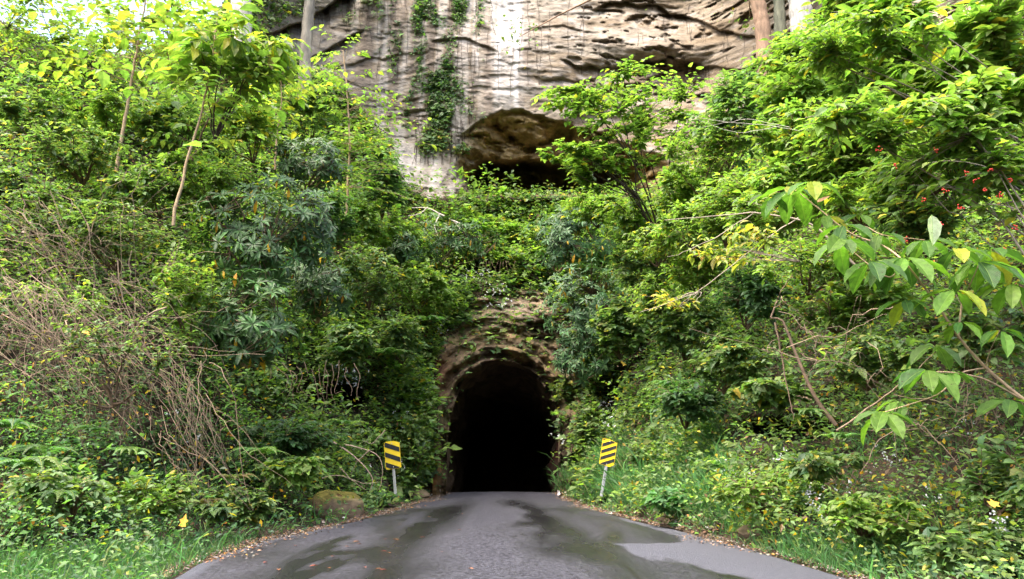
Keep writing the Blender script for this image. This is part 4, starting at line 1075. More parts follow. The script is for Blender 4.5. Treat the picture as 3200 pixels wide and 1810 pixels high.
SR("pale green bush above the yellow leaf sprays", 790, 190, 11.5, 52, 36, .9, .13, .6, G_lime, 240, 9, lump=.46, seed=42)
SR("green bush hanging right of the ledge over the bank", 650, 268, 21.5, 48, 28, 1.1, .15, .6, G_mid, 300, 9, lump=.43, seed=43)
SR("bush of small light leaves in the centre of the right bank", 705, 262, 17, 44, 30, 1.0, .13, .6, G_lime, 260, 9, lump=.47, seed=44)
SR("heart leaved vine bush right of the rhododendrons", 622, 325, 22, 34, 32, .9, .17, .85, G_mid, 230, 8, tmpl='heart', lump=.43, seed=45)
SR("green thicket over the right bank's middle shade", 690, 325, 17.5, 48, 34, 1.0, .14, .65, G_mid, 280, 9, lump=.44, seed=46)
SR("dark green thicket below the yellow leaf sprays", 755, 290, 14.2, 46, 34, .9, .13, .62, G_dark, 240, 9, lump=.44, seed=47)
SR("leafy spray band over the dark bank below the magnolia", 850, 300, 10.6, 70, 26, .8, .11, .62, G_lime, 220, 9, lump=.48, seed=48)
SR("green bush by the right frame edge below the magnolia branch", 985, 330, 8.6, 50, 44, .7, .12, .62, G_mid, 150, 8, lump=.49, seed=49)
SR("small leaved bush left of the dead snag", 730, 360, 14.3, 42, 30, .8, .12, .66, G_mid, 220, 9, tmpl='heart', lump=.45, seed=50)
SR("vine clump above the dark hole in the right bank", 772, 392, 12.3, 42, 14, .6, .12, .8, G_mid, 150, 8, tmpl='heart', lump=.44, seed=51)
SR("yellow green clump above the right shoulder of the road", 770, 490, 11.2, 60, 22, .6, .10, .62, G_lime, 210, 8, lump=.45, seed=52)
SR("leafy weeds under the dark hole in the right bank", 820, 465, 10.2, 46, 14, .5, .10, .62, G_mid, 130, 8, lump=.46, seed=53)
SR("broad leaved weeds in the lower right corner", 960, 545, 7.6, 60, 26, .5, .10, .7, G_mid, 130, 8, tmpl='heart', lump=.47, seed=54)
SR("weeds in front of the bare brown soil on the right", 880, 515, 8.9, 55, 22, .5, .10, .62, G_lime, 140, 8, lump=.48, seed=55)
SR("green clump right of the right striped board", 655, 455, 19, 38, 28, .8, .14, .65, G_mid, 210, 8, lump=.45, seed=56)
SR("pale green clump at the foot of the bank above the right road edge", 680, 500, 14.2, 34, 14, .5, .12, .62, G_grass, 150, 8, lump=.42, seed=57)
SR("vine clump climbing left of the right striped board", 590, 425, 24, 20, 30, .7, .16, .85, G_mid, 150, 8, tmpl='lobed', lump=.44, seed=58)
SR("leafy clump by the frame edge above the lower right corner", 1005, 480, 7.8, 30, 44, .5, .11, .66, G_mid, 90, 8, lump=.46, seed=59)
SR("green spray band left of the dead snag's foot", 690, 400, 15.6, 40, 26, .8, .13, .64, G_dark, 220, 8, lump=.45, seed=60)
shrub("shrub", "twiggy spray of yellow leaves reaching left before the right bank", "shrub", 738, 245, 9.6, 58, 22, .6, .11, .5, [(3, (.36, .36, .06)), (4, (.22, .30, .06)), (1, (.46, .34, .05))], 50, 6, wood='grey', lump=.42, stemr=.008, base=(800, 262, 9.8), tw=.4, droop=.35, seed=61)
shrub("shrub", "small spray of golden leaves hanging beside the tunnel side of the right bank", "shrub", 668, 300, 11.5, 34, 14, .4, .09, .5, [(3, (.44, .34, .05)), (3, (.25, .31, .06))], 28, 5, wood='grey', lump=.40, stemr=.008, base=(700, 292, 11.8), tw=.35, seed=62)

CR = dict(flat=.2, droop=.12)
SR("lime sprays covering the rock just right of the thick pale trunk", 838, 22, 12, 48, 30, .9, .15, .5, G_lime, 200, 9, lump=.38, seed=96, **CR)
SR("overhanging lime green sprays below the three trunks", 792, 62, 13, 56, 24, .9, .15, .5, G_lime, 170, 9, lump=.44, seed=71, **CR)
SR("overhanging spray of long leaves right of the thick pale trunk", 872, 34, 9.6, 62, 32, .9, .22, .42, G_lime, 170, 8, tmpl='long', lump=.44, seed=72, **CR)
SR("lime green spray filling the gap between the top right bushes", 935, 95, 9.2, 62, 34, .8, .17, .5, G_lime, 190, 8, lump=.45, seed=73, **CR)
SR("bright near branch of broad leaves in the upper right, under the corner bush", 985, 100, 7.6, 52, 30, .6, .17, .55, G_lime, 110, 7, lump=.46, seed=74, **CR)
SR("layered lime sprays right of the bluish green shrub", 800, 130, 11.6, 56, 30, .8, .14, .5, G_lime, 210, 9, lump=.45, seed=75, **CR)
SR("layered light sprays over the middle of the upper right bank", 875, 195, 9.4, 66, 26, .7, .13, .52, G_lime, 190, 9, lump=.46, seed=76, **CR)
SR("fine pale sprays above the long grey branch", 700, 222, 14.5, 52, 22, .9, .11, .55, G_lime, 240, 9, lump=.45, seed=77, **CR)
SR("fine yellowish sprays in the centre right, over the long grey branch's tip", 662, 240, 16, 42, 20, .9, .12, .55, G_yel, 190, 9, lump=.47, seed=78, **CR)
SR("light sprays falling over the bank right of the heart leaved vine", 655, 300, 17.5, 36, 28, .8, .12, .55, G_lime, 190, 9, lump=.46, seed=79, **CR)
SR("green spray reaching over the right part of the ledge", 600, 208, 22, 44, 15, .8, .14, .6, G_lime, 180, 9, lump=.44, seed=80, **CR)
SR("mid green sprays between the magnolia's branches", 925, 210, 8.6, 60, 30, .6, .12, .55, G_mid, 170, 8, lump=.46, seed=81, **CR)
SR("shaded sprays under the magnolia's lowest leaves", 880, 360, 9.4, 60, 26, .6, .10, .6, G_mid, 180, 8, lump=.47, seed=82, **CR)
SR("airy curtain of small leaves between the bluish green shrub and the layered young tree", 705, 150, 15.5, 46, 40, .9, .10, .55, G_lime, 240, 9, lump=.38, seed=88, **CR)
SR("airy curtain of small leaves just above the yellow tinged sprays", 775, 215, 11, 62, 26, .8, .09, .55, G_lime, 240, 9, lump=.38, seed=89, **CR)
SR("airy drooping sprays in the middle of the right bank above the snag", 820, 265, 10.4, 66, 28, .7, .09, .55, G_lime, 220, 9, lump=.38, seed=90, **CR)
SR("thin leafy curtain under the corner bush, around the berries", 930, 160, 8.4, 74, 40, .7, .10, .52, G_lime, 210, 9, lump=.38, seed=91, **CR)
SL("light fine sprays hanging at the left end of the ledge", 400, 235, 25.5, 38, 16, .8, .14, .6, G_lime, 200, 9, lump=.44, seed=83, **CR)
SL("green sprays draping over the brown recess above the tunnel", 430, 300, 26.5, 30, 20, .7, .15, .6, G_lime, 170, 9, lump=.45, seed=84, **CR)
SL("small leaved trailing sprays in front of the bare canes", 110, 350, 10.2, 90, 55, .4, .075, .6, G_mid, 120, 8, lump=.47, seed=85, **CR)
SL("greyish green fine shrub at the upper left, under the glowing treetop", 70, 150, 14.2, 70, 26, .9, .10, .6, G_mid, 240, 9, lump=.45, seed=86, **CR)
SL("fine light sprays across the slope below the tan saplings", 200, 175, 14.2, 60, 26, .8, .10, .6, G_lime, 220, 9, lump=.46, seed=87, **CR)

shrub("redbud_tree", "flat sprays reaching leftward over the cave's ochre ceiling", "tree", 572, 100, 19, 46, 11, .8, .13, .86, G_lime, 90, 8, tmpl='heart', wood='dark', lump=.36, flat=.10, droop=.08, base=(640, 170, 19.6), tw=.7, seed=92, nlimb=5)
shrub("redbud_tree", "flat sprays reaching leftward low before the cave's dark slot", "tree", 578, 152, 18.6, 44, 9, .8, .13, .86, G_lime, 80, 8, tmpl='heart', wood='dark', lump=.36, flat=.10, droop=.08, base=(640, 200, 19.6), tw=.7, seed=93, nlimb=5)
SR("airy near branch arching in from the upper right edge over the bushes", 905, 120, 7.4, 118, 34, .6, .125, .5, G_lime, 170, 9, tmpl='oval', lump=.36, seed=94, wood='grey', base=(1195, 330, 8.1), flat=.2, droop=.15, tw=.5)
SR("thin near branch of level leaves crossing above the berries", 860, 40, 8.4, 100, 26, .6, .13, .5, G_lime, 140, 9, tmpl='oval', lump=.36, seed=95, wood='grey', base=(1200, 230, 9.1), flat=.2, droop=.15, tw=.5)
# shrub with red berries
bs = shrub("berry_shrub", "near shrub with clusters of red berries at the upper right", "shrub", 960, 165, 7.6, 80, 62, .7, .12, .62, G_lime, 170, 8, wood='grey', lump=.45, base=(1190, 450, 7.3), tw=.5, seed=63, stemr=.018)
m, n, l = new_mat("berry"); p = n.new("ShaderNodeBsdfPrincipled"); p.inputs['Base Color'].default_value = (.55, .02, .02, 1); p.inputs['Roughness'].default_value = .25
nz_ = n.new("ShaderNodeTexNoise"); nz_.inputs['Scale'].default_value = 30; crb = n.new("ShaderNodeValToRGB"); crb.color_ramp.elements[0].color = (.35, .01, .01, 1); crb.color_ramp.elements[1].color = (.62, .05, .02, 1); l.new(nz_.outputs[0], crb.inputs[0]); l.new(crb.outputs[0], p.inputs['Base Color'])
o = n.new("ShaderNodeOutputMaterial"); l.new(p.outputs[0], o.inputs[0]); M_berry = m
import bmesh
bm = bmesh.new(); bmesh.ops.create_icosphere(bm, subdivisions=1, radius=1); IV_ = np.array([v.co[:] for v in bm.verts]); IF_ = np.array([[v.index for v in f.verts] for f in bm.faces]); bm.free()
for (bx, by) in [(975, 180), (985, 190), (966, 172), (990, 170), (1000, 195), (935, 150), (1010, 180), (960, 208), (905, 240), (880, 150), (1015, 228), (940, 225), (895, 165), (1005, 250), (945, 190), (925, 200)]:
    c = at(bx, by, 7.2); k_ = int(rng.integers(5, 11)); bc = c + rng.normal(0, .013, (k_, 3))
    V = (bc[:, None] + IV_[None] * .0085).reshape(-1, 3); Fb = (IF_[None] + (np.arange(k_) * len(IV_))[:, None, None]).reshape(-1, 3)
    make_mesh("berries", V, Fb, M_berry, bs, None, True)

# ------------------------------------------------------------------ big leaf magnolia, near right
mg = thing("magnolia_tree", "near magnolia with very large leaves reaching in from the right edge", "tree")
def curve_pts(pts, K=16):
    pw = np.array([at(*p) for p in pts]); t = np.linspace(0, len(pw) - 1, K)
    out = np.stack([np.interp(t, np.arange(len(pw)), pw[:, k_]) for k_ in range(3)], -1)
    for _ in range(2): out[1:-1] = .25 * out[:-2] + .5 * out[1:-1] + .25 * out[2:]
    return out
brs = [([(1190, 540, 6.7), (1100, 455, 7.1), (1023, 400, 7.3), (985, 368, 7.3), (958, 338, 7.2), (935, 300, 7.1), (905, 262, 7.0)], .020),
       ([(958, 338, 7.2), (962, 300, 7.3), (970, 285, 7.1), (980, 262, 7.0)], .011),
       ([(1040, 410, 7.4), (985, 378, 7.1), (950, 372, 6.9), (928, 372, 6.8)], .010),
       ([(905, 262, 7.0), (885, 245, 7.2), (850, 235, 7.4), (815, 205, 7.6), (795, 190, 7.8)], .010),
       ([(985, 368, 7.3), (960, 372, 7.1), (940, 395, 6.9), (885, 412, 6.9)], .009),
       ([(905, 262, 7.0), (890, 280, 6.8), (865, 262, 6.9), (840, 240, 7.0)], .008),
       ([(985, 368, 7.3), (990, 350, 7.1), (1000, 330, 7.0)], .006), ([(850, 235, 7.4), (865, 225, 7.5), (880, 235, 7.3), (925, 240, 7.1)], .006), ([(795, 190, 7.8), (780, 190, 7.9), (770, 195, 8.0)], .005), ([(1060, 430, 7.4), (1040, 360, 7.2), (1020, 300, 7.0), (1012, 285, 6.9)], .010)]
PL = np.array([curve_pts(b[0]) for b in brs]); RR = np.array([np.linspace(b[1], b[1] * .45, 16) for b in brs])
tubes("branch", PL, RR, M_wood, mg, 7, np.tile(WOODC['tan'], (len(brs), 1)))
P_, d_, n_l, L_l, t_ = [], [], [], [], []
MG = [(4, (.075, .16, .028)), (3, (.11, .22, .03)), (2, (.05, .12, .03)), (.6, (.30, .32, .03))]
for (cx, cy_, Dc, k_, Lm) in [(905, 258, 7.0, 9, .30), (978, 262, 7.0, 8, .29), (928, 370, 6.8, 7, .24), (884, 412, 6.9, 7, .22), (840, 240, 7.0, 7, .26), (795, 188, 7.8, 7, .30), (812, 182, 7.4, 5, .27),
                          (955, 290, 6.9, 6, .24), (1000, 330, 7.0, 6, .2), (960, 322, 7.0, 5, .18), (905, 300, 7.1, 5, .19), (880, 235, 7.3, 6, .2), (925, 240, 7.1, 6, .2), (955, 250, 7.0, 5, .22), (900, 400, 7.0, 5, .17), (950, 372, 7.0, 5, .18), (1010, 400, 7.2, 5, .2), (825, 215, 7.6, 5, .2), (770, 195, 8.0, 5, .2), (860, 215, 7.6, 5, .19), (1012, 283, 6.9, 7, .26), (870, 262, 6.9, 5, .24), (990, 250, 7.2, 6, .28), (845, 225, 7.3, 5, .24), (935, 345, 7.0, 4, .22)]:
    c = at(cx, cy_, Dc); a0 = rng.random() * 6.28
    for q in range(k_):
        a = a0 + q / k_ * 6.28 + rng.normal(0, .18)
        d = np.array([math.cos(a), math.sin(a) * .9, rng.uniform(-.55, .02) + (-.15 if math.sin(a) < 0 else .05)])
        P_.append(c + d * .03); d_.append(d); n_l.append(np.array([d[0] * .4, d[1] * .4 - .3, 1.0]) + rng.normal(0, .18, 3)); L_l.append(Lm * 1.25 * rng.uniform(.75, 1.15))
P_, d_, n_l, L_l = map(np.array, (P_, d_, n_l, L_l))
leaves("broad_leaves", P_, d_, n_l, L_l, L_l * .44, pick(MG, len(P_), .15), 'big', M_big, mg, bend=.18)
# the upturned pale leaf
pl_ = leaves("upturned_leaf", at(np.array([932.]), np.array([246.]), np.array([6.9])), np.array([[.10, -.1, 1.0]]), np.array([[.25, -1, -.2]]), np.array([.29]), np.array([.155]), np.array([[.50, .58, .42]]), 'big', M_big, mg, bend=-.25)
tag(pl_, "large leaf turned up to show its pale underside")
dl_ = leaves("curled_dead_leaf", at(np.array([830.]), np.array([196.]), np.array([7.2])), np.array([[-.8, -.2, -.65]]), np.array([[-.5, -.9, .5]]), np.array([.19]), np.array([.05]), np.array([[.34, .20, .09]]), 'big', M_dry, mg, bend=-.35)
tag(dl_, "curled brown dead leaf hanging from the branch")

# ------------------------------------------------------------------ dead wood
def sticks(name, label, cat, lines, D_, colr, parent_name='branch', group=None):
    root = thing(name, label, cat, group)
    for pts, r in lines:
        pl = curve_pts([(p[0], p[1], D_ + (p[2] if len(p) > 2 else 0)) for p in pts], 14)
        pl += rng.normal(0, .006, pl.shape)
        tubes(parent_name, pl[None], np.linspace(r, r * .3, 14)[None], M_wood, root, 5, np.array([colr]))
    return root
sticks("dead_branch", "long pale grey bare branch reaching left across the right bank", "branch",
       [([(862, 272), (820, 226), (790, 216), (755, 212), (715, 216), (665, 220)], .016), ([(755, 212), (720, 235), (690, 250), (668, 258)], .007), ([(800, 217), (770, 235), (735, 262), (700, 292), (640, 312)], .008), ([(790, 216), (770, 208), (745, 200)], .006)], 9.4, WOODC['pale'])
sticks("dead_branch", "thin whitish twigs fanning left below the cliff's right end", "branch",
       [([(800, 130), (760, 124), (720, 122), (680, 112)], .006), ([(790, 128), (745, 118), (690, 130)], .005), ([(780, 126), (735, 134), (695, 118)], .005), ([(860, 120), (800, 130)], .007)], 10.5, WOODC['white'])
sticks("dead_snag", "bare leaning dead snag on the right bank", "branch",
       [([(836, 425), (812, 395), (795, 350), (782, 318), (771, 318)], .030), ([(812, 400), (795, 395)], .01), ([(775, 322), (782, 360), (790, 400), (794, 420)], .012), ([(771, 318), (778, 295), (792, 275)], .012), ([(790, 345), (812, 362), (818, 372)], .006), ([(800, 372), (780, 352), (770, 348)], .006)], 9.9, (.20, .14, .10))
sticks("dead_branch", "straight brown stick rising to the right from the foot of the dead snag", "branch", [([(836, 430), (880, 400), (908, 378), (935, 352)], .012), ([(880, 400), (866, 380), (868, 372)], .004)], 8.8, (.26, .19, .13))
sticks("dead_branch", "thin pale twig crossing above the large leaves near the right edge", "branch", [([(1205, 250, 1.3), (1100, 205, .5), (1000, 196), (960, 222), (935, 200), (905, 155)], .009), ([(985, 200), (970, 165), (958, 140)], .006), ([(1100, 206, .5), (990, 222), (955, 230)], .005)], 7.7, WOODC['grey'])
sticks("dead_branch", "white bare branch lying on the ledge left below the cave", "branch",
       [([(470, 228), (455, 222), (440, 214), (428, 207), (412, 208)], .05), ([(440, 214), (434, 226), (438, 236)], .03), ([(428, 207), (420, 214), (408, 216)], .03), ([(455, 222), (462, 232), (470, 240)], .025)], 28.5, (.55, .50, .44))
sticks("dead_branches", "tangle of dead twigs lying between the mossy boulder and the left striped board", "branch",
       [([(330, 440), (350, 452), (365, 466), (375, 480), (368, 494)], .02), ([(345, 445), (362, 448), (380, 455), (384, 470), (380, 490)], .014), ([(340, 468), (352, 480), (366, 490)], .012), ([(370, 450), (356, 462), (350, 478)], .012),
        ([(322, 478), (340, 474), (362, 484), (378, 482)], .012), ([(385, 430), (372, 445), (362, 440)], .010)], 16.5, (.36, .27, .21))
sticks("hanging_roots", "bare roots dangling over the dark rock hollow of the left bank", "roots",
       [([(268 + q * 6.3 + (q * 37) % 9, 360 + (q * 7) % 11), (272 + q * 6 + (q * 23) % 12, 376), (266 + q * 6 + (q * 31) % 17, 386 + (q * 13) % 9), (270 + q * 6 + (q * 17) % 15, 390 + (q * 5) % 18)], .008) for q in range(14)], 16.2, (.30, .21, .15), 'root')
sticks("hanging_roots", "thin roots hanging from the ledge into the brown recess above the tunnel", "roots",
       [([(474 + q * 3.4 + (q * 29) % 5, 261), (476 + q * 3.4, 266), (473 + q * 3.6 + (q * 13) % 6, 269 + (q * 5) % 8)], .008) for q in range(12)], 29.6, (.22, .15, .10), 'root')

# bare arching canes (past a hundred in each thicket: one part)
def canes(label, specs, N, D_, seed, group):
    root = thing("bare_bramble", label, "bramble", group)
    tt = np.linspace(0, 1, 12)
    A, B, Cq = [], [], []
    for _ in range(N):
        (ax_, ay, sx, sy), (bx, by, tx, ty) = specs[rng.integers(0, len(specs))]
        pa = at(ax_ + rng.normal(0, sx), ay + rng.normal(0, sy), D_ + rng.normal(.1, .3)); pb = at(bx + rng.normal(0, tx), by + rng.normal(0, ty), D_ + rng.normal(.1, .35))
        A.append(pa); B.append(pb); Cq.append((pa + pb) / 2 + np.array([rng.normal(0, .18), rng.normal(-.25, .12), rng.normal(.22, .35)]))
    A, B, Cq = map(np.array, (A, B, Cq))
    PLc = bez(A[:, None], Cq[:, None], B[:, None], np.broadcast_to(tt, (N, 12)))
    PLc += np.cumsum(rng.normal(0, .04, PLc.shape), 1)
    # keep in front of the bank
    tn = np.array([.21, .155, .11]) * np.exp(rng.normal(0, .3, (N, 1)))
    o = tubes("canes", PLc, (.0038 * (1 - .55 * tt))[None] * np.exp(rng.normal(0, .38, (N, 1))), M_wood, root, 4, tn); o['kind'] = 'stuff'
    return root
GB = "bare brown brambles of the left bank"
canes("thicket of bare tan canes arching down from left to right on the left bank", [((100, 305, 45, 26), (175, 440, 44, 50)), ((110, 320, 40, 20), (110, 420, 24, 30)), ((70, 330, 40, 22), (180, 350, 34, 40)), ((130, 400, 30, 30), (100, 300, 30, 20))], 74, 11.1, 1, GB)
canes("tangle of bare brown canes beside the left frame edge", [((15, 290, 30, 20), (80, 400, 40, 20)), ((60, 300, 30, 20), (20, 380, 40, 20)), ((0, 330, 20, 30), (90, 340, 30, 26))], 105, 10.7, 2, GB)
canes("upright bare stalks at the foot of the left bank", [((190, 400, 22, 24), (212, 500, 22, 10)), ((172, 380, 24, 20), (205, 480, 20, 18))], 46, 11.6, 3, GB)
canes("thin grey stems criss crossing the middle of the left bank", [((40, 205, 40, 20), (90, 300, 50, 20)), ((150, 220, 50, 30), (90, 280, 50, 20)), ((10, 240, 20, 20), (60, 260, 30, 20))], 80, 12.2, 4, GB)
canes("fine bare stems on the shaded slope at the right", [((930, 420, 50, 14), (960, 470, 50, 14)), ((985, 330, 30, 30), (1010, 430, 20, 30)), ((820, 330, 60, 20), (860, 370, 60, 20))], 60, 8.7, 5, "bare stems of the right bank")

# ------------------------------------------------------------------ ferns
def fern(label, px, row, D_, L, nfr, pal=G_fern, seed=0, drop=.5):
    P0_ = at(px, row, D_)
    root = thing("fern", label, "fern", "ferns on the banks", tuple(P0_))
    K = 18; S_ = []; A_ = []
    Pp, Dp, Np, Lp, Wp = [], [], [], [], []
    for f in range(nfr):
        a = rng.uniform(math.pi * .95, math.pi * 2.05); hz = np.array([math.cos(a), math.sin(a) * .8, 0]); Lf = L * rng.uniform(.75, 1.15)
        t = np.linspace(0, 1, K)
        pl = hz * (t * Lf * .85)[:, None] + np.array([0, 0, 1.]) * ((t * .75 - drop * 1.5 * t * t) * Lf * rng.uniform(.7, 1.1))[:, None]
        S_.append(pl)
        tg = norm(np.gradient(pl, axis=0)); sd = norm(np.cross(tg, np.array([0, 0, 1.]))); nm = np.cross(sd, tg)
        for k_ in range(2, K):
            w = .30 * Lf * math.sin(math.pi * min(1, (k_ / K) * .85 + .22)) * (1.05 - k_ / K) + .01
            for sg in (-1, 1):
                Pp.append(pl[k_]); Dp.append(sd[k_] * sg + tg[k_] * .28 + rng.normal(0, .05, 3) - np.array([0, 0, .12])); Np.append(nm[k_] + rng.normal(0, .1, 3)); Lp.append(w); Wp.append(Lf / K * .95)
    tubes("rachis", np.array(S_), np.full((nfr, K), .003), M_wood, root, 3, np.tile((.16, .2, .05), (nfr, 1)))
    leaves("fronds", np.array(Pp), np.array(Dp), np.array(Np), np.array(Lp), np.array(Wp), np.repeat(pick(pal, nfr, .2), (K - 2) * 2, 0) * np.exp(rng.normal(0, .1, (len(Pp), 1))), 'long', M_leaf, root)
    return root
G_fb = [(3, (.16, .13, .06)), (2, (.12, .14, .04))]
for a in [("large fern low on the left bank near the frame edge", 42, 455, 8.7, .55, 9), ("drooping green fern above the lower left verge", 62, 500, 8.9, .5, 7), ("yellow green fern beside the left frame edge", 12, 430, 8.6, .5, 8),
          ("small fern below the yellow green fern at the left edge", 95, 432, 10.4, .4, 6), ("upright pale fern under the hollow on the left bank", 262, 455, 13.2, .62, 9), ("fern behind the left striped board's left side", 345, 425, 17.5, .6, 7),
          ("fern hanging at the upper left of the tunnel", 430, 322, 24.2, .8, 8), ("fern left of the tunnel's arch", 395, 355, 22.5, .8, 8), ("fern on the left bank under the dark rhododendron", 335, 352, 16.8, .55, 6),
          ("arching fern in the middle of the right bank", 675, 388, 16.0, .7, 7), ("pale fern above the grass right of the right striped board", 715, 470, 13.0, .55, 8), ("fern high on the right bank near the golden leaves", 700, 365, 16.3, .6, 6),
          ("fern beside the hole in the right bank", 810, 415, 10.0, .4, 7), ("small fern at the dead snag's foot", 838, 440, 9.4, .4, 7), ("fern above the left end of the tunnel arch vines", 440, 296, 26.0, .8, 7), ("fern by the right frame edge in the shade", 1010, 355, 8.3, .4, 6)]:
    fern(*a)
fern("browning fern drooping left of the mossy boulder", 235, 480, 12.6, .5, 6, G_fb)
fern("brown fern on the ground below the pale fern", 205, 505, 11.9, .42, 6, G_fb)
fern("glossy green fern at the foot of the bare stalks", 222, 510, 11.7, .34, 9, G_mid, drop=.7)
fern("broad fern in the weeds at the lower left, beside the frame edge", 30, 470, 8.3, .6, 10)
fern("feathery fern in the middle of the lower left bank", 130, 455, 10.3, .5, 9)

# ------------------------------------------------------------------ creeper on the cliff
def creeper(name, label, bounds, N, wf, L, pal, off=.12):
    px, row = scatter(N, *bounds, wf)
    P = surf(px, row); n_ = len(P)
    P = P + np.array([0, -1, 0]) * (off * rng.random(n_))[:, None]
    d = np.stack([rng.normal(0, .8, n_), rng.normal(-.6, .3, n_), rng.normal(-.5, .4, n_)], -1); nr = np.stack([rng.normal(0, .35, n_), rng.normal(-.7, .3, n_), np.full(n_, .8)], -1)
    Ls = L * np.exp(rng.normal(0, .3, n_)); root = thing(name, label, "creeper")
    leaves("foliage", P, d, nr, Ls, Ls * .8, pick(pal, n_), 'lobed', M_leaf, root)
    # trailing stems
    m_ = 40; sx = rng.uniform(bounds[0], bounds[1], m_); sy = rng.uniform(bounds[2], (bounds[2] + bounds[3]) / 2, m_); ey = np.minimum(bounds[3], sy + rng.uniform(20, 60, m_))
    tt = np.linspace(0, 1, 12); xx = sx[:, None] + np.cumsum(rng.normal(0, .8, (m_, 12)), 1); yy = sy[:, None] * (1 - tt) + ey[:, None] * tt
    PLs = surf(xx, yy) + np.array([0, -.05, 0])
    for _ in range(2): PLs[:, 1:-1] = .25 * PLs[:, :-2] + .5 * PLs[:, 1:-1] + .25 * PLs[:, 2:]
    tubes("stem", PLs, np.full((m_, 12), .010), M_wood, root, 3, np.tile(WOODC['dark'], (m_, 1)))
def w1(px, row):
    q = fbm(np.stack([px / 14, row / 45, px * 0], -1), 4, 900)
    cx = 432 + 6 * np.sin(row / 20)
    return sstep(.40, .66, q) * np.clip(np.exp(-np.abs((px - cx) / 34) ** 3) * sstep(150, 110, row) + .9 * ell(px, row, 468, 15, 16, 32), 0, 1)
creeper("creeper", "green creeper hanging down the cliff left of the white streaks", (380, 500, -40, 150), 24000, w1, .15, G_dark + [(8, (.10, .17, .05))])
creeper("creeper", "small leafy clump growing on the rock at the cave's left corner", (415, 470, 105, 165), 1800, lambda a, b: ell(a, b, 434, 142, 15, 13) + .5 * ell(a, b, 462, 150, 9, 5) + .4 * ell(a, b, 440, 115, 9, 16), .20, G_mid, .3)
creeper("creeper", "few green tufts clinging to the middle of the cliff", (500, 760, -10, 110), 900, lambda a, b: ell(a, b, 600, 68, 14, 4) + .6 * ell(a, b, 720, 10, 20, 4) + .5 * ell(a, b, 690, 2, 10, 4), .15, G_mid, .12)
creeper("creeper", "green plants growing out of the crest above the cliff's left end", (262, 385, -40, 60), 5200, lambda a, b: sstep(.46, .6, fbm(np.stack([a / 16, b / 10, a * 0], -1), 3, 905)) * np.clip(ell(a, b, 285, 8, 30, 26) + .6 * ell(a, b, 372, 12, 30, 16), 0, 1), .2, G_mid, .3)
creeper("creeper", "fresh shoots standing up in the dark mouth of the cave", (455, 600, 165, 205), 1500, lambda a, b: ell(a, b, 478, 182, 12, 14) + .8 * ell(a, b, 540, 196, 60, 6) + .3 * ell(a, b, 485, 168, 6, 8), .19, G_lime, .8)

# ------------------------------------------------------------------ white wildflowers
fl = []
for (cx, cy_, sx, sy, k_) in [(330, 358, 12, 8, 40), (340, 372, 10, 7, 22), (395, 430, 8, 12, 18), (405, 445, 10, 10, 10), (480, 282, 14, 8, 20), (492, 300, 12, 8, 18), (500, 312, 14, 8, 10), (420, 300, 12, 10, 22), (435, 330, 12, 10, 8),
                          (700, 345, 14, 8, 18), (720, 350, 10, 6, 16), (612, 415, 10, 7, 16), (620, 430, 12, 8, 8), (570, 440, 6, 5, 5), (745, 492, 8, 5, 16), (765, 495, 5, 4, 8), (825, 535, 6, 5, 12), (838, 545, 8, 5, 12), (860, 520, 10, 8, 8), (830, 505, 6, 5, 10),
                          (800, 500, 30, 20, 12), (985, 445, 20, 10, 5), (1020, 572, 8, 6, 20), (905, 490, 18, 6, 8), (430, 250, 14, 6, 6), (380, 470, 14, 10, 8), (945, 540, 14, 10, 6), (560, 400, 10, 10, 4), (160, 425, 4, 4, 3), (178, 448, 4, 3, 3)]:
    for _ in range(k_):
        a, b = cx + rng.normal(0, sx * .6), cy_ + rng.normal(0, sy * .6)
        fl.append((a, b))
fl = np.array(fl); fl = fl[~poly_in(fl[:, 0], fl[:, 1], [(440, 505), (440, 400), (460, 375), (500, 356), (545, 372), (566, 400), (566, 505)])]; P = surf(fl[:, 0], fl[:, 1]) + surfn(fl[:, 0], fl[:, 1]) * rng.uniform(.25, .6, (len(fl), 1))
Pq = np.repeat(P, 4, 0) + rng.normal(0, .015, (len(P) * 4, 3)); n_ = len(Pq)
dist = Pq[:, 1]
leaves("white_wildflowers", Pq, rng.normal(0, 1, (n_, 3)), np.stack([rng.normal(0, .4, n_), rng.normal(-1, .3, n_), rng.normal(.7, .3, n_)], -1), .018 + dist * .0011, .016 + dist * .0009, np.tile([.78, .78, .80], (n_, 1)) * rng.uniform(.7, 1, (n_, 1)), 'simple', M_petal)
tag(bpy.data.objects["white_wildflowers"], "tiny white aster flowers dotted over the banks", kind='stuff')

# scattered yellow and brown leaves caught in the vegetation
def yl(px, row): return cover(px, row)
px, row = scatter(5200, -40, 1060, 0, 560, yl); P = surf(px, row) + surfn(px, row) * rng.uniform(.15, .7, (len(px), 1)); n_ = len(P)
tag(leaves("yellow_leaves", P, rng.normal(0, 1, (n_, 3)), np.stack([rng.normal(0, .5, n_), rng.normal(-.8, .5, n_), rng.normal(.6, .5, n_)], -1), .085 * np.exp(rng.normal(0, .3, n_)), .05, pick([(4, (.50, .36, .02)), (3, (.38, .34, .03)), (2, (.42, .20, .03)), (3, (.24, .14, .08))], n_), 'simple', M_leaf),
    "yellow and brown autumn leaves caught in the greenery", kind='stuff')

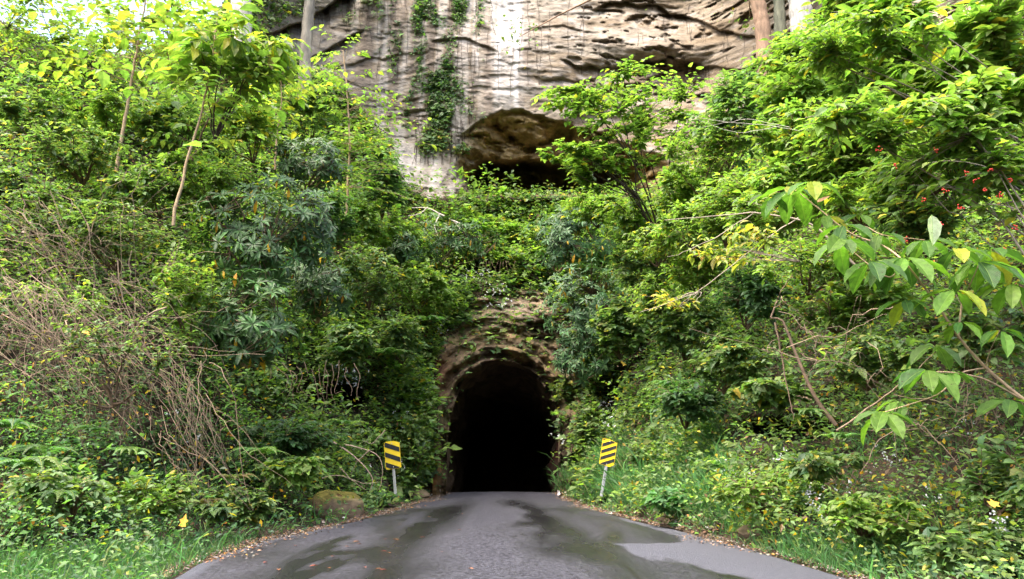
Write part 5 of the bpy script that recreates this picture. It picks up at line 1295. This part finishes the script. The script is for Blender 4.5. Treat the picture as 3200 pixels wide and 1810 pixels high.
# crumbled edge: grit, mud and leaf drifts lapping on to the asphalt
N = 15000
yy = 5 + 23 * rng.random(N) ** 1.3; sdn = rng.random(N) < .5
ii = np.clip(np.searchsorted(ys, yy), 0, len(ys) - 1)
drift = .07 + .28 * np.clip(fbm(np.stack([yy * .8, sdn * 5.0, yy * 0], -1), 3, 950) - .38, 0, 1) * 2
latr = np.abs(rng.normal(0, 1, N)) * drift - .20
ex = np.where(sdn, RX[ii, 0] + latr * -1 * -1 * 1.0 * 0 + latr, RX[ii, -1] - latr)
P = np.stack([ex, yy, ROADK * yy + .006 + .03 * np.clip(latr, 0, .3) + rng.random(N) * .02], -1)
tag(leaves("leaf_litter", P, rng.normal(0, 1, (N, 3)) * np.array([1, 1, .15]), np.stack([rng.normal(0, .5, N), rng.normal(-.2, .5, N), np.ones(N)], -1), .018 + .05 * rng.random(N) ** 2.5, .016 + .025 * rng.random(N) ** 2, pick(DRY + [(8, (.06, .045, .035)), (3, (.22, .20, .18))], N), 'simple', M_dry),
    "grit and broken leaves drifted along both edges of the asphalt", kind='stuff')

# ------------------------------------------------------------------ fallen leaves on the road, one by one
def lone_leaf(name, label, P, yaw, L, W, colr, tmpl='oval', group=None, pitch=0.05, cat="fallen leaf", nrm=(0, 0, 1)):
    o = leaves(name, np.zeros((1, 3)), np.array([[math.cos(yaw), math.sin(yaw), pitch]]), np.array([nrm], float), np.array([L]), np.array([W]), np.array([colr]), tmpl, M_dry, bend=-.1)
    o.location = P; return tag(o, label, cat, group)
RC = [(.22, .05, .025), (.22, .09, .035), (.12, .045, .025), (.32, .13, .04)]
spots = [(28, 0), ]
pts_ = []
while len(pts_) < 40:
    r_ = 497 + 80 * rng.random() ** .8; p_ = rng.uniform(180, 850)
    if poly_in(np.array([p_]), np.array([r_]), [(a + 8, b) for a, b in rowsL[::-1]] + [(170, 600), (860, 600)] + [(a - 8, b) for a, b in rowsR])[0]:
        if p_ > 480 and rng.random() < .6: continue
        pts_.append((p_, r_))
for (p_, r_) in pts_:
    w = at(p_, r_, float(ground_D(np.array(r_ * 1.0)))); i_ = np.searchsorted(ys, w[1]); xs_ = RX[i_]; j_ = int(np.clip(np.searchsorted(xs_, w[0]), 0, NU - 1)); zz = RZ[i_, j_]
    kk = int(rng.integers(0, 4)); Ll = rng.uniform(.05, .10)
    tone = ["brick red", "rusty orange", "dark maroon", "bright orange"][kk]
    lane = "left edge" if p_ < 330 + (579 - r_) * .9 - 60 else ("middle" if p_ < 560 else "right half")
    far_ = "at its near end" if r_ > 548 else ("halfway to the tunnel" if r_ > 515 else "close to the tunnel")
    lone_leaf("fallen_leaf", f"small {tone} leaf on the {lane} of the road {far_}", (w[0], w[1], zz + .012), rng.uniform(0, 6.28), Ll, Ll * .5, RC[kk], group="fallen leaves scattered on the road")
lone_leaf("fallen_leaf", "large orange yellow leaf caught upright on the lower left bank", at(182, 527, 10.2), 1.3, .17, .11, (.62, .36, .03), 'lobed', None, 3.0, nrm=(.2, -1, .2))
lone_leaf("fallen_leaf", "curled yellow leaf on the brown soil of the lower right bank", at(990, 505, 7.0), .4, .13, .10, (.55, .34, .04), 'lobed', None, .2, nrm=(.1, -.8, .8))
lone_leaf("fallen_leaf", "ochre leaf caught on the bare canes", at(82, 331, 9.9), -.4, .16, .06, (.55, .33, .08), 'oval', None, -.4, nrm=(.1, -.8, .6))
